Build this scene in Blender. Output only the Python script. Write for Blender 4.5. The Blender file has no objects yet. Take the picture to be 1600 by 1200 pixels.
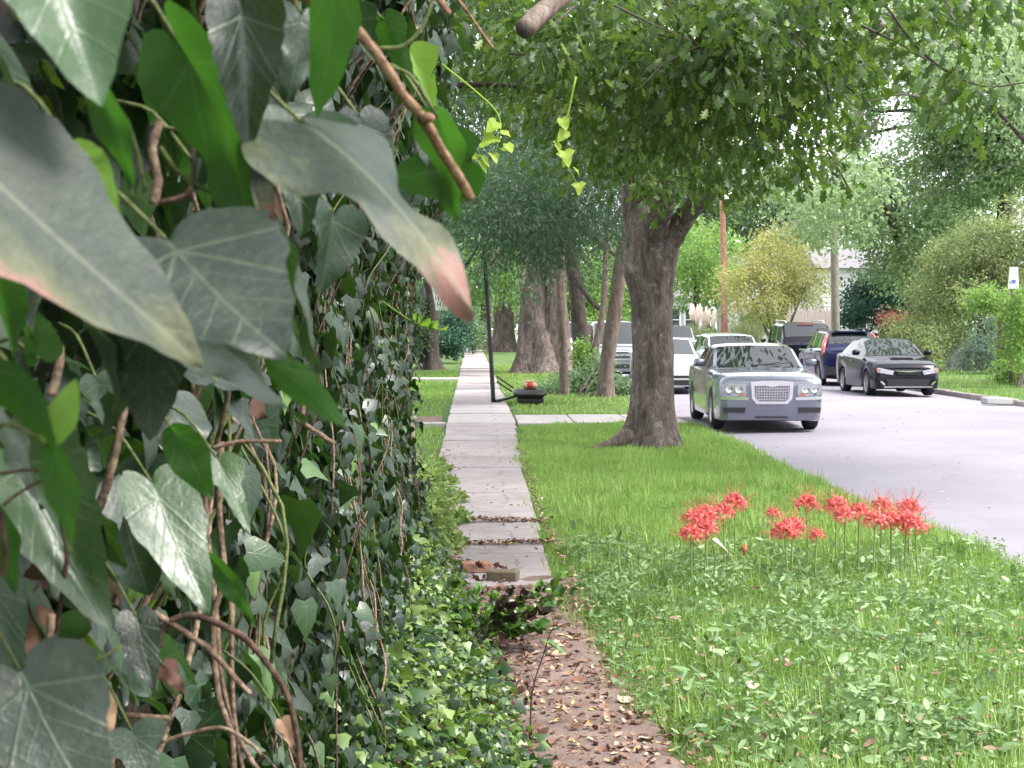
import bpy, math, random
import numpy as np
from mathutils import Vector, Matrix, noise
random.seed(7); rng = np.random.default_rng(7)
R = math.radians
scene = bpy.context.scene
C = scene.collection

# ------------------------------------------------------------------ camera
CAM = np.array((0.0, 0.0, 1.75)); YAW = R(1.467); PITCH = R(2.107); FPX = 2500.0
cam_d = bpy.data.cameras.new('camera'); cam = bpy.data.objects.new('camera', cam_d); C.objects.link(cam)
cam.location = CAM; cam.rotation_euler = (R(90) - PITCH, 0, -YAW)
cam_d.sensor_width = 36.0; cam_d.lens = FPX / 1600 * 36.0
cam_d.clip_start = 0.02; cam_d.clip_end = 1200
cam_d.dof.use_dof = True; cam_d.dof.focus_distance = 7.0; cam_d.dof.aperture_fstop = 22.0
scene.camera = cam
# ------------------------------------------------------------------ sky, sun, exposure
SUN_EL, SUN_AZ = R(58), R(110)          # high and to the right of the street
w = bpy.data.worlds.new('World'); scene.world = w; w.use_nodes = True
nt = w.node_tree; nt.nodes.clear()
sky = nt.nodes.new('ShaderNodeTexSky'); sky.sky_type = 'NISHITA'; sky.sun_disc = False
sky.sun_elevation = SUN_EL; sky.sun_rotation = SUN_AZ
sky.air_density = 1.0; sky.dust_density = 4.0; sky.ozone_density = 1.0
hsv = nt.nodes.new('ShaderNodeHueSaturation'); hsv.inputs['Saturation'].default_value = 0.22; hsv.inputs['Value'].default_value = 1.0
cl = nt.nodes.new('ShaderNodeMix'); cl.data_type = 'RGBA'; cl.inputs[0].default_value = 0.55
cl.inputs[7].default_value = (9.0, 9.3, 10.0, 1)         # even cloud cover over the sky
bg = nt.nodes.new('ShaderNodeBackground'); bg.inputs['Strength'].default_value = 0.082
wo = nt.nodes.new('ShaderNodeOutputWorld')
nt.links.new(sky.outputs[0], hsv.inputs['Color']); nt.links.new(hsv.outputs[0], cl.inputs[6])
nt.links.new(cl.outputs[2], bg.inputs['Color']); nt.links.new(bg.outputs[0], wo.inputs['Surface'])
sd = bpy.data.lights.new('sun', 'SUN'); sd.energy = 1.5; sd.angle = R(18); sd.color = (1.0, 0.96, 0.9)
sun = bpy.data.objects.new('sun', sd); C.objects.link(sun); sun.location = (20, -10, 40)
sun_dir = Vector((math.sin(SUN_AZ) * math.cos(SUN_EL), math.cos(SUN_AZ) * math.cos(SUN_EL), math.sin(SUN_EL)))
sun.rotation_euler = sun_dir.to_track_quat('Z', 'Y').to_euler()
vs = scene.view_settings; vs.view_transform = 'Standard'; vs.look = 'None'; vs.gamma = 1.0; vs.use_curve_mapping = False
vs.exposure = 2.28
cy = scene.cycles
cy.use_denoising = True; cy.max_bounces = 7; cy.diffuse_bounces = 3; cy.glossy_bounces = 3; cy.transmission_bounces = 4
cy.transparent_max_bounces = 6; cy.caustics_reflective = False; cy.caustics_refractive = False
cy.sample_clamp_indirect = 6.0; cy.use_adaptive_sampling = True; cy.adaptive_threshold = 0.025

# ------------------------------------------------------------------ measuring: photograph pixel (1600x1200) -> place on the site
_f = np.array((math.sin(YAW) * math.cos(PITCH), math.cos(YAW) * math.cos(PITCH), -math.sin(PITCH)))
_r = np.array((math.cos(YAW), -math.sin(YAW), 0.0)); _u = np.cross(_r, _f)
def at(px, py, d): return CAM + (_f + (px - 800) / FPX * _r + (600 - py) / FPX * _u) * d
def gnd(px, py, z=0.0):
    ray = _f + (px - 800) / FPX * _r + (600 - py) / FPX * _u
    return CAM + ray * ((z - CAM[2]) / ray[2])
def proj(P):
    q = np.asarray(P) - CAM; d = q @ _f
    return 800 + FPX * (q @ _r) / d, 600 - FPX * (q @ _u) / d, d

# ------------------------------------------------------------------ objects
def tag(o, label=None, cat=None, group=None, kind=None):
    if label: o['label'] = label
    if cat: o['category'] = cat
    if group: o['group'] = group
    if kind: o['kind'] = kind
    return o
def empty(name, loc=(0, 0, 0), rz=0.0):
    o = bpy.data.objects.new(name, None); C.objects.link(o); o.empty_display_size = 0.1
    o.location = loc; o.rotation_euler = (0, 0, rz); return o
def link(name, me, parent=None, loc=None, mw=None):
    o = bpy.data.objects.new(name, me); C.objects.link(o)
    if parent is not None: o.parent = parent
    if loc is not None: o.location = loc
    return o
def mesh(name, V, F, m=None, smooth=True, sharp=None, uv=None):
    me = bpy.data.meshes.new(name); me.from_pydata([tuple(v) for v in V], [], [tuple(f) for f in F]); me.update()
    if m: me.materials.append(m)
    me.polygons.foreach_set('use_smooth', [smooth] * len(me.polygons))
    if sharp: me.set_sharp_from_angle(angle=R(sharp))
    if uv is not None:
        l = me.uv_layers.new(name='UVMap'); ids = np.empty(len(me.loops), 'i'); me.loops.foreach_get('vertex_index', ids)
        l.data.foreach_set('uv', np.asarray(uv, 'f')[ids].ravel())
    return me
def npmesh(name, V, F, m, smooth=False, tint=None, uv=None):
    """V (n,3), F (k,3 or 4) numpy arrays; tint: one float per vertex"""
    V = np.ascontiguousarray(V, 'f'); F = np.ascontiguousarray(F, 'i'); k = F.shape[1]
    me = bpy.data.meshes.new(name); me.vertices.add(len(V)); me.vertices.foreach_set('co', V.ravel())
    me.loops.add(F.size); me.loops.foreach_set('vertex_index', F.ravel())
    me.polygons.add(len(F)); me.polygons.foreach_set('loop_start', np.arange(0, F.size, k, dtype='i'))
    try: me.polygons.foreach_set('loop_total', np.full(len(F), k, 'i'))
    except Exception: pass
    if smooth: me.polygons.foreach_set('use_smooth', np.ones(len(F), bool))
    if tint is not None:
        a = me.attributes.new('tint', 'FLOAT', 'POINT'); a.data.foreach_set('value', np.ascontiguousarray(tint, 'f'))
    if uv is not None:
        l = me.uv_layers.new(name='UVMap'); l.data.foreach_set('uv', np.ascontiguousarray(uv, 'f')[F.ravel()].ravel())
    me.update(); me.validate(); me.materials.append(m); return me
def unit(a): return a / np.maximum(np.linalg.norm(a, axis=-1, keepdims=True), 1e-9)
def frames(tip, nrm):
    y = unit(tip); z = nrm - (nrm * y).sum(-1, keepdims=True) * y; z = unit(z); x = np.cross(y, z)
    return np.stack((x, y, z), -1)                 # columns = leaf axes
def scatter(name, T, TF, P, Rm, S, m, tint=None, smooth=False, uv=None, parent=None):
    """copies of a small template (T verts, TF faces) at P with frames Rm, scale S -> one mesh object"""
    S = np.asarray(S); S = S[:, None, None] if S.ndim == 1 else S[:, None, :]
    V = np.einsum('nij,nkj->nki', Rm, T[None] * S) + P[:, None, :]
    n, k = len(P), len(T)
    F = (TF[None] + (np.arange(n) * k)[:, None, None]).reshape(-1, TF.shape[1])
    tv = None if tint is None else np.repeat(tint, k)
    u = None if uv is None else np.tile(uv, (n, 1))
    return link(name, npmesh(name, V.reshape(-1, 3), F, m, smooth, tv, u), parent)
def rvec(n): return unit(rng.normal(size=(n, 3)))
def crom(pts, n=6):
    P = np.asarray(pts, float); out = []
    P = np.vstack((2 * P[0] - P[1], P, 2 * P[-1] - P[-2]))
    for i in range(1, len(P) - 2):
        for t in np.linspace(0, 1, n, endpoint=False):
            a, b, c, d = P[i - 1], P[i], P[i + 1], P[i + 2]
            out.append(0.5 * (2 * b + (c - a) * t + (2 * a - 5 * b + 4 * c - d) * t * t + (3 * b - a - 3 * c + d) * t ** 3))
    out.append(P[-2]); return np.array(out)
def tube(pts, radii, seg=8, cap=True, jitter=0.0):
    P = np.asarray(pts, float); n = len(P); r = np.broadcast_to(np.asarray(radii, float), (n,))
    T = unit(np.gradient(P, axis=0)); up = np.array((0, 0, 1.0)) if abs(T[0][2]) < 0.9 else np.array((1.0, 0, 0))
    a = unit(np.cross(T[0], up)); V = []
    for i in range(n):
        a = unit(a - (a @ T[i]) * T[i]); b = np.cross(T[i], a)
        for k in range(seg):
            th = 2 * math.pi * k / seg; q = r[i] * (1 + (random.uniform(-jitter, jitter) if jitter else 0))
            V.append(P[i] + q * (math.cos(th) * a + math.sin(th) * b))
    F = [(i * seg + k, i * seg + (k + 1) % seg, (i + 1) * seg + (k + 1) % seg, (i + 1) * seg + k) for i in range(n - 1) for k in range(seg)]
    if cap: F += [tuple(range(seg))[::-1], tuple((n - 1) * seg + k for k in range(seg))]
    return np.array(V), F
def tube_obj(name, pts, radii, m, parent=None, seg=8, n=5, jitter=0.0):
    P = crom(pts, n) if len(pts) > 2 else np.asarray(pts, float)
    rr = np.interp(np.linspace(0, 1, len(P)), np.linspace(0, 1, np.size(radii)), np.atleast_1d(radii)) if np.size(radii) > 1 else radii
    V, F = tube(P, rr, seg, True, jitter); return link(name, mesh(name, V, F, m), parent)
def boxm(cx, cy, cz, sx, sy, sz, bev=0.0):
    b = min(bev, sx / 2.01, sy / 2.01, sz / 2.01); hx, hy, hz = sx / 2, sy / 2, sz / 2
    if b <= 0:
        V = [(cx + i * hx, cy + j * hy, cz + k * hz) for k in (-1, 1) for j in (-1, 1) for i in (-1, 1)]
        return V, [(0, 2, 3, 1), (4, 5, 7, 6), (0, 1, 5, 4), (2, 6, 7, 3), (0, 4, 6, 2), (1, 3, 7, 5)]
    def ring(dx, dy, z): return [(cx + sx_ * (hx - dx) , cy + sy_ * (hy - dy), z) for sx_, sy_ in ((-1, -1), (1, -1), (1, 1), (-1, 1))]
    def oct_(d, z):
        o = []
        for sx_, sy_, fl in ((-1, -1, 0), (1, -1, 1), (1, 1, 0), (-1, 1, 1)):
            p = (cx + sx_ * (hx - d), cy + sy_ * (hy - d - b), z); q = (cx + sx_ * (hx - d - b), cy + sy_ * (hy - d), z)
            o += [p, q] if fl == 0 else [q, p]
        return o
    V = oct_(b, cz - hz) + oct_(0, cz - hz + b) + oct_(0, cz + hz - b) + oct_(b, cz + hz)
    F = [(i * 8 + k, i * 8 + (k + 1) % 8, (i + 1) * 8 + (k + 1) % 8, (i + 1) * 8 + k) for i in range(3) for k in range(8)]
    F += [tuple(range(8))[::-1], tuple(range(24, 32))]; return V, F
def box_obj(name, c, s, m, parent=None, bev=0.0, rz=0.0):
    o = link(name, mesh(name, *boxm(0, 0, 0, *s, bev), m, smooth=False), parent, c); o.rotation_euler = (0, 0, rz); return o

# ------------------------------------------------------------------ materials
def nmat(name):
    m = bpy.data.materials.new(name); m.use_nodes = True; t = m.node_tree; t.nodes.clear()
    return m, t, t.nodes.new('ShaderNodeOutputMaterial')
def N(t, typ, ins=None, **kw):
    n = t.nodes.new(typ)
    for k, v in kw.items(): setattr(n, k, v)
    for k, v in (ins or {}).items():
        s = n.inputs[k]
        if hasattr(v, 'is_output') or isinstance(v, bpy.types.NodeSocket): t.links.new(v, s)
        else: s.default_value = v
    return n
def col(c): return (c[0], c[1], c[2], 1.0)
def math_(t, op, a, b=0.0, c=None):
    n = N(t, 'ShaderNodeMath', {0: a, 1: b}, operation=op)
    if c is not None:
        if isinstance(c, bpy.types.NodeSocket): t.links.new(c, n.inputs[2])
        else: n.inputs[2].default_value = c
    return n.outputs[0]
def mix(t, f, a, b): 
    n = N(t, 'ShaderNodeMix', data_type='RGBA')
    for i, v in ((0, f), (6, a), (7, b)):
        if isinstance(v, bpy.types.NodeSocket): t.links.new(v, n.inputs[i])
        elif i: n.inputs[i].default_value = col(v)
        else: n.inputs[i].default_value = v
    return n.outputs[2]
def ramp(t, f, stops):
    n = N(t, 'ShaderNodeValToRGB', {0: f}); e = n.color_ramp.elements
    while len(e) < len(stops): e.new(0.5)
    for el, (p, c) in zip(e, stops): el.position = p; el.color = col(c) if len(c) == 3 else c
    return n.outputs[0]
def tnoise(t, scale, detail=4, vec=None, rough=0.55, dist=0.0):
    n = N(t, 'ShaderNodeTexNoise', {'Scale': scale, 'Detail': detail, 'Roughness': rough, 'Distortion': dist})
    if vec is not None: t.links.new(vec, n.inputs['Vector'])
    return n.outputs[0]
def coords(t, which='Object', scale=None):
    c = N(t, 'ShaderNodeTexCoord').outputs[which]
    if scale: c = N(t, 'ShaderNodeMapping', {'Vector': c, 'Scale': scale}).outputs[0]
    return c
def bumpn(t, h, s=0.3, d=0.02): return N(t, 'ShaderNodeBump', {'Height': h, 'Strength': s, 'Distance': d}).outputs[0]
def pbsdf(t, out, **kw):
    p = N(t, 'ShaderNodeBsdfPrincipled')
    for k, v in kw.items():
        k = {'base': 'Base Color', 'rough': 'Roughness', 'metal': 'Metallic', 'spec': 'Specular IOR Level', 'normal': 'Normal', 'coat': 'Coat Weight', 'crough': 'Coat Roughness', 'ior': 'IOR', 'emit': 'Emission Color', 'estr': 'Emission Strength'}[k]
        if isinstance(v, bpy.types.NodeSocket): t.links.new(v, p.inputs[k])
        elif isinstance(v, tuple): p.inputs[k].default_value = col(v)
        else: p.inputs[k].default_value = v
    if out is not None: t.links.new(p.outputs[0], out.inputs[0])
    return p
def plain(name, c, rough=0.5, metal=0.0, spec=0.5, coat=0.0, var=0.12, scale=8.0, bump=0.0):
    m, t, o = nmat(name); f = tnoise(t, scale, 5, coords(t))
    b = mix(t, f, tuple(x * (1 - var) for x in c), tuple(min(1, x * (1 + var)) for x in c))
    kw = dict(base=b, rough=rough, metal=metal, spec=spec, coat=coat)
    if bump: kw['normal'] = bumpn(t, tnoise(t, scale * 4, 6, coords(t)), bump)
    pbsdf(t, o, **kw); return m
def leafmat(name, stops, rough=0.45, trans=0.35, tcol=None, spec=0.4, noise_scale=0.0, veins=False):
    """colour from the leaf's own tint (per leaf attribute or per object random)"""
    m, t, o = nmat(name)
    a = N(t, 'ShaderNodeAttribute', attribute_name='tint').outputs['Fac']
    ob = N(t, 'ShaderNodeObjectInfo').outputs['Random']
    f = math_(t, 'FRACT', math_(t, 'ADD', a, ob))
    b = ramp(t, f, stops)
    if noise_scale:
        b = mix(t, math_(t, 'MULTIPLY', tnoise(t, noise_scale, 3, coords(t)), 0.45), b, tuple(x * 1.5 for x in stops[-1][1]))
    nrm = None
    if veins:
        uv = N(t, 'ShaderNodeSeparateXYZ', {0: N(t, 'ShaderNodeTexCoord').outputs['UV']}); x, y = uv.outputs[0], uv.outputs[1]
        y0 = math_(t, 'SUBTRACT', y, 0.12); d = math_(t, 'MULTIPLY', math_(t, 'ABSOLUTE', x), 1.1)
        for an in (36, 72):
            ax = math_(t, 'ABSOLUTE', x)
            e = math_(t, 'ABSOLUTE', math_(t, 'SUBTRACT', math_(t, 'MULTIPLY', ax, math.cos(R(an))), math_(t, 'MULTIPLY', y0, math.sin(R(an)))))
            d = math_(t, 'MINIMUM', d, e)
        for sh in (0.3, 0.5, 0.68):   # side veins off the midrib
            ax = math_(t, 'ABSOLUTE', x); yy = math_(t, 'SUBTRACT', y, sh)
            e = math_(t, 'ABSOLUTE', math_(t, 'SUBTRACT', math_(t, 'MULTIPLY', ax, 0.74), math_(t, 'MULTIPLY', yy, 0.67)))
            d = math_(t, 'MINIMUM', d, math_(t, 'ADD', e, 0.006))
        line = N(t, 'ShaderNodeMapRange', {'Value': d, 'From Min': 0.002, 'From Max': 0.016, 'To Min': 0.3, 'To Max': 0.0}).outputs[0]
        b = mix(t, line, b, (0.11, 0.15, 0.085))
        uvc = N(t, 'ShaderNodeTexCoord').outputs['UV']
        wob = N(t, 'ShaderNodeVectorMath', {0: uvc, 1: N(t, 'ShaderNodeVectorMath', {0: N(t, 'ShaderNodeTexNoise', {'Vector': uvc, 'Scale': 9.0, 'Detail': 3.0}).outputs[1], 3: 0.09}, operation='SCALE').outputs[0]}, operation='ADD').outputs[0]
        vo = N(t, 'ShaderNodeTexVoronoi', {'Vector': wob, 'Scale': 17.0}, feature='DISTANCE_TO_EDGE').outputs[0]
        fine = N(t, 'ShaderNodeMapRange', {'Value': vo, 'From Min': 0.0, 'From Max': 0.07, 'To Min': 0.1, 'To Max': 0.0}).outputs[0]
        b = mix(t, fine, b, (0.1, 0.14, 0.08))
        ob3 = N(t, 'ShaderNodeVectorMath', {0: uvc, 1: N(t, 'ShaderNodeCombineXYZ', {0: math_(t, 'MULTIPLY', ob, 31.0), 1: math_(t, 'MULTIPLY', ob, 17.0)}).outputs[0]}, operation='ADD').outputs[0]
        bl_ = tnoise(t, 4.0, 7, ob3, 0.7); b = mix(t, N(t, 'ShaderNodeMapRange', {'Value': bl_, 'From Min': 0.5, 'From Max': 0.75, 'To Min': 0.0, 'To Max': 0.22}).outputs[0], b, (0.1, 0.115, 0.085))
        sp_ = N(t, 'ShaderNodeMapRange', {'Value': tnoise(t, 13.0, 3, ob3), 'From Min': 0.7, 'From Max': 0.76, 'To Min': 0.0, 'To Max': 0.75}).outputs[0]; b = mix(t, sp_, b, (0.07, 0.045, 0.03))
        rough = N(t, 'ShaderNodeMapRange', {'Value': bl_, 'From Min': 0.35, 'From Max': 0.7, 'To Min': rough * 0.8, 'To Max': rough * 1.7}).outputs[0]
        nrm = bumpn(t, math_(t, 'ADD', math_(t, 'ADD', line, math_(t, 'MULTIPLY', fine, 0.8)), math_(t, 'MULTIPLY', tnoise(t, 14, 3, N(t, 'ShaderNodeTexCoord').outputs['UV']), 0.8)), 0.35, 0.002)
    kw = dict(base=b, rough=rough, spec=spec)
    if nrm is not None: kw['normal'] = nrm
    p = pbsdf(t, None, **kw)
    tb = mix(t, 0.75, b, tcol) if tcol else b
    tr = N(t, 'ShaderNodeBsdfTranslucent', {0: tb})
    ms = N(t, 'ShaderNodeMixShader', {0: trans, 1: p.outputs[0], 2: tr.outputs[0]})
    t.links.new(ms.outputs[0], o.inputs[0]); return m
# ================================================================== ground, road, pavement
def m_road():
    m, t, o = nmat('worn_asphalt'); c = coords(t)
    b = ramp(t, tnoise(t, 0.35, 5, c, 0.6), [(0.3, (0.205, 0.188, 0.225)), (0.7, (0.285, 0.263, 0.308))])
    g = tnoise(t, 55, 6, c, 0.7); b = mix(t, math_(t, 'MULTIPLY', g, 0.45), b, (0.16, 0.15, 0.165))
    wv = N(t, 'ShaderNodeTexVoronoi', {'Vector': N(t, 'ShaderNodeMapping', {'Vector': c, 'Scale': (0.35, 0.22, 1)}).outputs[0], 'Scale': 1.0, 'Randomness': 1.0}, feature='DISTANCE_TO_EDGE')
    dd = math_(t, 'ADD', wv.outputs[0], math_(t, 'MULTIPLY', math_(t, 'SUBTRACT', tnoise(t, 1.6, 6, c), 0.5), 0.25))
    cr = N(t, 'ShaderNodeMapRange', {'Value': math_(t, 'ABSOLUTE', dd), 'From Min': 0.002, 'From Max': 0.011, 'To Min': 0.22, 'To Max': 0.0}).outputs[0]
    b = mix(t, cr, b, (0.16, 0.15, 0.16))
    b = mix(t, N(t, 'ShaderNodeMapRange', {'Value': tnoise(t, 0.12, 4, N(t, 'ShaderNodeMapping', {'Vector': c, 'Scale': (3, 1, 1)}).outputs[0]), 'From Min': 0.5, 'From Max': 0.62, 'To Min': 0.0, 'To Max': 0.22}).outputs[0], b, (0.2, 0.185, 0.2))
    pbsdf(t, o, base=b, rough=0.85, spec=0.25, normal=bumpn(t, g, 0.25, 0.01)); return m
def m_concrete(name='pavement_concrete', lo=(0.25, 0.215, 0.215), hi=(0.4, 0.36, 0.365)):
    m, t, o = nmat(name); c = coords(t, 'Object'); ob = N(t, 'ShaderNodeObjectInfo').outputs['Random']
    f = tnoise(t, 1.1, 8, N(t, 'ShaderNodeVectorMath', {0: c, 1: N(t, 'ShaderNodeCombineXYZ', {0: math_(t, 'MULTIPLY', ob, 40.0), 1: math_(t, 'MULTIPLY', ob, 23.0)}).outputs[0]}, operation='ADD').outputs[0], 0.72); b = ramp(t, f, [(0.3, tuple(x * 0.9 for x in lo)), (0.48, tuple(x * .55 + y * .45 for x, y in zip(lo, hi))), (0.68, hi)])
    b = mix(t, math_(t, 'MULTIPLY', ob, 0.22), b, tuple(x * 0.8 for x in lo))
    s = tnoise(t, 30, 6, c, 0.7); b = mix(t, math_(t, 'MULTIPLY', s, 0.28), b, (0.2, 0.17, 0.15))
    sp = N(t, 'ShaderNodeMapRange', {'Value': tnoise(t, 6, 3, c), 'From Min': 0.62, 'From Max': 0.72}).outputs[0]
    b = mix(t, math_(t, 'MULTIPLY', sp, 0.55), b, (0.12, 0.1, 0.085))
    ck = N(t, 'ShaderNodeTexVoronoi', {'Vector': c, 'Scale': 0.9}, feature='DISTANCE_TO_EDGE').outputs[0]
    ck = math_(t, 'ABSOLUTE', math_(t, 'ADD', ck, math_(t, 'MULTIPLY', math_(t, 'SUBTRACT', tnoise(t, 5, 6, c), 0.5), 0.16)))
    b = mix(t, N(t, 'ShaderNodeMapRange', {'Value': ck, 'From Min': 0.001, 'From Max': 0.009, 'To Min': 0.6, 'To Max': 0.0}).outputs[0], b, (0.1, 0.085, 0.075))
    pbsdf(t, o, base=b, rough=0.9, spec=0.2, normal=bumpn(t, s, 0.3, 0.01)); return m
def m_turf():
    m, t, o = nmat('turf_soil'); c = coords(t)
    b = ramp(t, tnoise(t, 1.2, 6, c, 0.65), [(0.3, (0.05, 0.085, 0.028)), (0.55, (0.1, 0.16, 0.055)), (0.75, (0.17, 0.21, 0.09))])
    b = mix(t, math_(t, 'MULTIPLY', tnoise(t, 40, 4, c), 0.5), b, (0.045, 0.08, 0.02))
    pbsdf(t, o, base=b, rough=0.95, spec=0.1, normal=bumpn(t, tnoise(t, 60, 4, c), 0.6, 0.03)); return m
def m_dirt():
    m, t, o = nmat('damp_dirt'); c = coords(t)
    b = ramp(t, tnoise(t, 3.5, 6, c, 0.7), [(0.3, (0.12, 0.082, 0.07)), (0.7, (0.3, 0.228, 0.2))])
    s = tnoise(t, 45, 6, c, 0.7); b = mix(t, math_(t, 'MULTIPLY', s, 0.5), b, (0.09, 0.055, 0.045))
    pbsdf(t, o, base=b, rough=0.95, spec=0.15, normal=bumpn(t, s, 0.8, 0.02)); return m
M_ROAD, M_CONC, M_TURF, M_DIRT = m_road(), m_concrete(), m_turf(), m_dirt()
M_WALK = m_concrete('walkway_concrete', (0.36, 0.33, 0.33), (0.5, 0.465, 0.46))

LK, RK = 3.88, 12.55                      # left and right road edge (metres right of the camera line)
def hgt(x, y):                            # gentle unevenness of the verge
    return 0.02 * math.sin(x * 1.7 + y * 0.6) + 0.015 * math.sin(y * 1.3 - x * 0.9) + 0.05 * math.exp(-((x - 2.2) ** 2 / 1.6 + (y - 11.4) ** 2 / 6)) - 0.03
def hgtv(x, y): return 0.02 * np.sin(x * 1.7 + y * 0.6) + 0.015 * np.sin(y * 1.3 - x * 0.9) + 0.05 * np.exp(-((x - 2.2) ** 2 / 1.6 + (y - 11.4) ** 2 / 6)) - 0.03
o = link('ground', mesh('ground', [(-400, -60, -0.16), (400, -60, -0.16), (400, 700, -0.16), (-400, 700, -0.16)], [(0, 1, 2, 3)], M_TURF, False))
tag(o, 'level soil and lawn ground under the whole street', kind='structure')
def sheet(name, x0, x1, y0, y1, z, m, nx=1, ny=1, f=None, skirt=0.0, wob=0.0):
    xs, ys = np.linspace(x0, x1, nx + 1), np.linspace(y0, y1, ny + 1); V = []
    for j, yy in enumerate(ys):
        for i, xx in enumerate(xs):
            x_ = xx
            if wob and i == nx: x_ += wob * noise.noise((yy * 0.9, 3.1, 0)) 
            V.append((x_, yy, (z + f(xx, yy)) if f else z))
    F = [(j * (nx + 1) + i, j * (nx + 1) + i + 1, (j + 1) * (nx + 1) + i + 1, (j + 1) * (nx + 1) + i) for j in range(ny) for i in range(nx)]
    if skirt:                                           # close the sides down to the soil
        b = len(V); V += [(v[0], v[1], v[2] - skirt) for v in V]
        per = [(i, i + 1) for i in range(nx)] + [(j * (nx + 1) + nx, (j + 1) * (nx + 1) + nx) for j in range(ny)]
        per += [(ny * (nx + 1) + i + 1, ny * (nx + 1) + i) for i in range(nx)] + [((j + 1) * (nx + 1), j * (nx + 1)) for j in range(ny)]
        F += [(a, a + b, c + b, c) for a, c in per]
    return link(name, mesh(name, V, F, m, True, 40))
tag(sheet('road', LK - 0.6, RK + 0.2, -40, 320, -0.10, M_ROAD, 6, 120, lambda x, y: 0.05 * (1 - ((x - 8.2) / 4.4) ** 2)), 'pale worn asphalt street beside the grass verge', kind='structure')
tag(sheet('lawn_verge', -14, LK, -3, 130, 0.0, M_TURF, 60, 260, hgt, 0.13, 0.12), 'grass verge and front lawns left of the street', kind='structure')
tag(sheet('far_verge', RK + 0.17, 60, 20, 160, 0.03, M_TURF, 20, 60, lambda x, y: 0.03 * math.sin(x * 1.1 + y * .4) + 0.012 * max(0, x - 13), 0.16), 'grass verge on the far side of the street', kind='structure')
# --- sidewalk: every slab its own piece
SW0, SW1 = -0.42, 0.80
sw = tag(empty('sidewalk', (0.2, 9.3, 0)), 'old pale concrete slab sidewalk running away past the trees', kind='structure')
yy = 10.5; k = 0
joints = []
while yy < 125:
    ln = 1.5 if yy < 27 else (1.5 if yy < 60 else 4.0)
    tilt = random.uniform(-0.012, 0.012); dz = random.uniform(-0.008, 0.008)
    if yy < 13.2: tilt *= .2; dz = .018 + random.uniform(-.004, .004)
    x1 = float(np.interp(yy, [10, 13, 18, 24, 28], [.56, .58, .62, .7, SW1]))
    s = box_obj('slab', (0.5 * (SW0 + x1) + random.uniform(-.008, .008), yy + ln / 2, -0.035 + dz), (x1 - SW0 + random.uniform(-.02, .02), ln - 0.015, 0.10), M_CONC if not 27 < yy < 34 else M_WALK, sw, 0.008)
    s.location = np.array(s.location) - np.array(sw.location); s.rotation_euler = (tilt, random.uniform(-.012, .012), random.uniform(-.014, .014))
    joints.append(yy); yy += ln; k += 1
# --- walkway from the sidewalk to the street, and its stub across the left lawn
wk = tag(empty('walkway', (2.0, 29.6, 0)), 'short concrete walkway crossing the verge from sidewalk to street', kind='structure')
for i, x0 in enumerate((0.84, 1.86, 2.88)):
    s = box_obj('slab', (x0 + .5 - 2.0, random.uniform(-.02, .02), -0.03 + random.uniform(-.004, .004)), (1.0, 2.6, 0.10), M_WALK, wk, 0.01)
st = tag(empty('garden_path', (-1.4, 29.0, 0)), 'narrow pale concrete edging across the left lawn beside bare soil', kind='structure')
for i in range(4): box_obj('edging_block', (0.45 - i * 1.0, -0.9, -0.01), (0.98, 0.28, 0.1), M_WALK, st, 0.01)
o = sheet('bare_soil', -4.0, -0.55, 28.9, 31.6, 0.012, M_DIRT, 12, 8, hgt); tag(o, 'bare brown soil patch on the left lawn by the sidewalk', kind='structure')
dw = tag(empty('driveway_strip', (-1.6, 51.5, 0)), 'low pale concrete strip across the far left lawn', kind='structure')
for i in range(3): box_obj('edging_block', (0.6 - i * 1.3, 0, 0.0), (1.28, 1.2, 0.1), M_WALK, dw, 0.01)
# --- trodden dirt path in front of the first slab
V, F = [], []; ny = 60
for j in range(ny + 1):
    y = 2.0 + (10.9 - 2.0) * j / ny
    c = np.interp(y, [2, 6.3, 7.4, 8.9, 10.9], [0.66, 0.56, 0.48, 0.34, 0.2]); hw = np.interp(y, [2, 6.3, 8.9, 10.9], [0.42, 0.36, 0.38, 0.62])
    for i in range(13):
        x = c + hw * (i / 6 - 1) * (1 + 0.15 * noise.noise((y * 1.3, i * 0.2, 5)))
        V.append((x, y, hgt(x, y) + 0.034 - 0.04 * (i / 6 - 1) ** 4 + 0.02 * noise.noise((x * 4, y * 4, 1))))
F = [(j * 13 + i, j * 13 + i + 1, (j + 1) * 13 + i + 1, (j + 1) * 13 + i) for j in range(ny) for i in range(12)]
tag(link('dirt_path', mesh('dirt_path', V, F, M_DIRT)), 'reddish brown dirt path strewn with dead leaves', kind='structure')
# --- kerb stones along the far side
kb = tag(empty('kerb', (RK, 20, -0.1)), 'low concrete kerb along the far side of the street', kind='structure')
y = 22.0
while y < 120:
    ln = 1.8 if y < 70 else 6.0
    s = box_obj('kerb_stone', (random.uniform(-.02, .02), y - 20 + ln / 2, 0.055 + random.uniform(-.02, .02)), (0.16, ln - 0.03, 0.17), M_CONC, kb, 0.02, random.uniform(-.012, .012)); y += ln
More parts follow.
